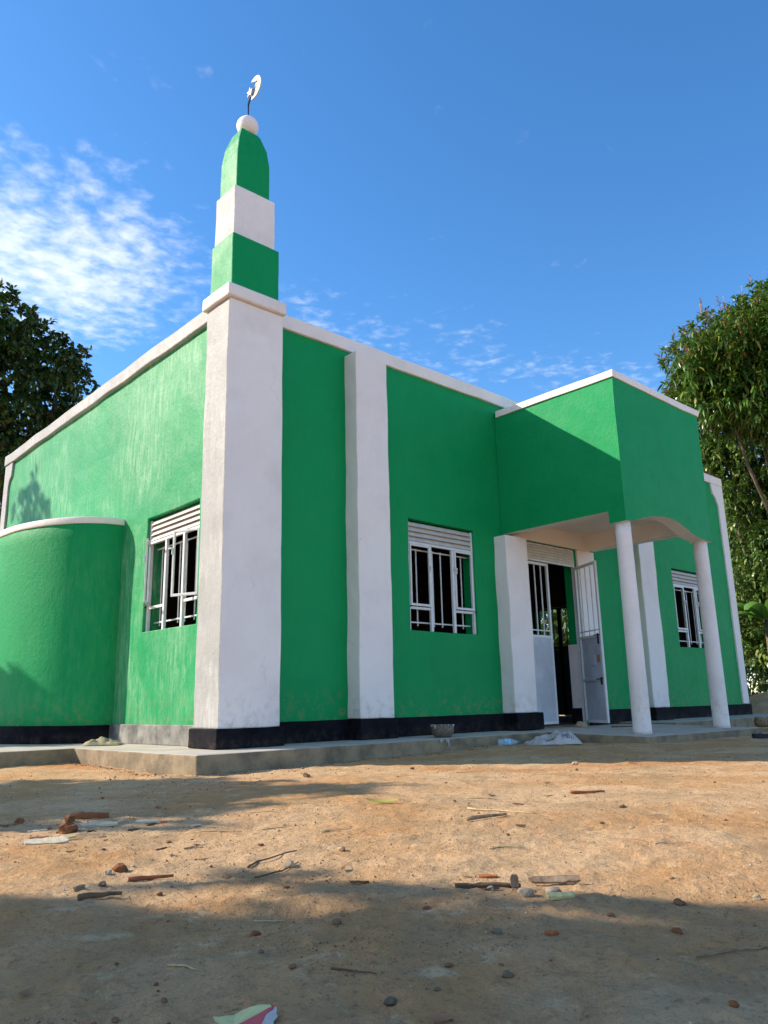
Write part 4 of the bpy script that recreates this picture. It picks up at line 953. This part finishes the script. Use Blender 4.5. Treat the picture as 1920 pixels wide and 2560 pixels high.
# plastic bottle
mt, nt, b = new_mat('clear_bottle_plastic'); b.inputs['Base Color'].default_value = (0.55, 0.70, 0.80, 1); b.inputs['Roughness'].default_value = 0.12; b.inputs['Transmission Weight'].default_value = 0.55; b.inputs['IOR'].default_value = 1.2
M_pet = mt; M_lab = simple('blue_bottle_label', (0.08, 0.36, 0.72), 0.5, 40, 0.4, second=(0.45, 0.68, 0.85)); M_cap = simple('teal_bottle_cap', (0.05, 0.22, 0.24), 0.2, 30, 0.4)
bt = tag(empty('plastic_bottle', (6.52, 5.30, gz(6.52, 5.30)+0.036)), 'crushed clear water bottle with a blue label lying below the pavement', 'bottle')
bt.rotation_euler = (math.radians(90), 0.08, PERP+math.radians(90)-0.12)
for nm, pr, mtx in (('body', [(0.028, -0.105), (0.034, -0.10), (0.034, -0.07), (0.031, -0.06), (0.034, -0.05), (0.033, 0.03), (0.030, 0.05), (0.014, 0.085), (0.013, 0.10)], M_pet), ('label_band', [(0.0345, -0.035), (0.0355, -0.03), (0.0355, 0.02), (0.0345, 0.024)], M_lab), ('cap', [(0.015, 0.101), (0.0155, 0.103), (0.0155, 0.12), (0.013, 0.122)], M_cap)):
    lathe(nm, pr, 20, mtx, None).parent = bt
# cement bag, crumpled against the pavement
M_bag = simple('woven_cement_bag', (0.50, 0.49, 0.48), 0.25, 8, 0.6, second=(0.40, 0.34, 0.27), bstr=0.3); M_bink = simple('blue_black_bag_print', (0.05, 0.07, 0.16), 0.2, 30, 0.6)
bg = tag(empty('cement_bag', (7.16, 5.22, gz(7.16, 5.22)), PERP+0.05), 'crumpled empty cement bag with blue lettering dumped against the porch slab', 'bag')
nx_, ny_ = 44, 22; V = []; F = []
def bag_z(u, v):
    e = min(1, (1-abs(u))*5)*min(1, (1-abs(v))*2.6)
    z = 0.095*max(0.0, e)**0.45*(0.62+0.38*math.sin(u*2.6+0.6))
    z += 0.040*e*(mnoise.noise(Vector((u*4.2, v*2.2, 1.3)))) + 0.022*e*mnoise.noise(Vector((u*10, v*5, 4.1)))
    return max(0.003, z+0.05*e*max(0, v)*1.0)
for j in range(ny_+1):
    for i in range(nx_+1):
        u, v = i/nx_*2-1, j/ny_*2-1
        V.append((u*0.29*(1+0.08*mnoise.noise(Vector((v*3, 0, 2)))), v*0.15*(1+0.18*mnoise.noise(Vector((u*3, 5, 0)))), bag_z(u, v)))
for j in range(ny_):
    for i in range(nx_): k = j*(nx_+1)+i; F.append((k, k+1, k+nx_+2, k+nx_+1))
_m('sack', V, F, M_bag, bg)
cu = text_mesh('lettering', 'SIMBA CEMENT', 0.046, M_bink, bg, (0, 0, 0), (0, 0, 0), 0.0)
for v in cu.data.vertices:                      # drape the print over the front fold
    x, y = v.co.x+0.055, v.co.y; u = x/0.27; vv = -0.80+y*6.4
    v.co = Vector((x, vv*0.15, bag_z(max(-.99, min(.99, u)), max(-.99, vv))+0.007))
# rag on the side pavement
M_rag = simple('khaki_rag', (0.36, 0.31, 0.19), 0.35, 14, 0.85, second=(0.22, 0.19, 0.13), bstr=0.5)
V = []; F = []; n = 22
for j in range(n+1):
    for i in range(n+1):
        u, v = i/n*2-1, j/n*2-1; e = max(0, 1-(u*u*u*u+v*v*v*v)**0.5)
        V.append((u*0.19, v*0.12, 0.004+max(0, 0.085*e**0.6*(0.6+0.55*mnoise.noise(Vector((u*1.6+3, v*1.4, 7.7)))+0.25*mnoise.noise(Vector((u*5+3, v*3, 2.7)))))))
for j in range(n):
    for i in range(n): k = j*(n+1)+i; F.append((k, k+1, k+n+2, k+n+1))
o = _m('rag', V, F, M_rag, None); o.location = (3.40, 7.95, 0.002); o.rotation_euler = (0, 0, PERP); tag(o, 'crumpled khaki rag on the pavement beside the rounded niche', 'rag')
# timber and a dark can by the far end of the porch
lg = stick('log', 'rough dark log leaning on the far pavement end', 'log', (10.75, 4.55), (11.6, 4.05), 0.07, M_wood, 0.0)
lg.location.z += 0.07
chip('rubber_scrap', 'flat dark scrap lying on the earth by the porch step', 'scrap', 9.25, 3.86, PERP, 0.26, 0.10, 0.05, M_dark, 0.0, 70)
print('objects', len(bpy.data.objects))
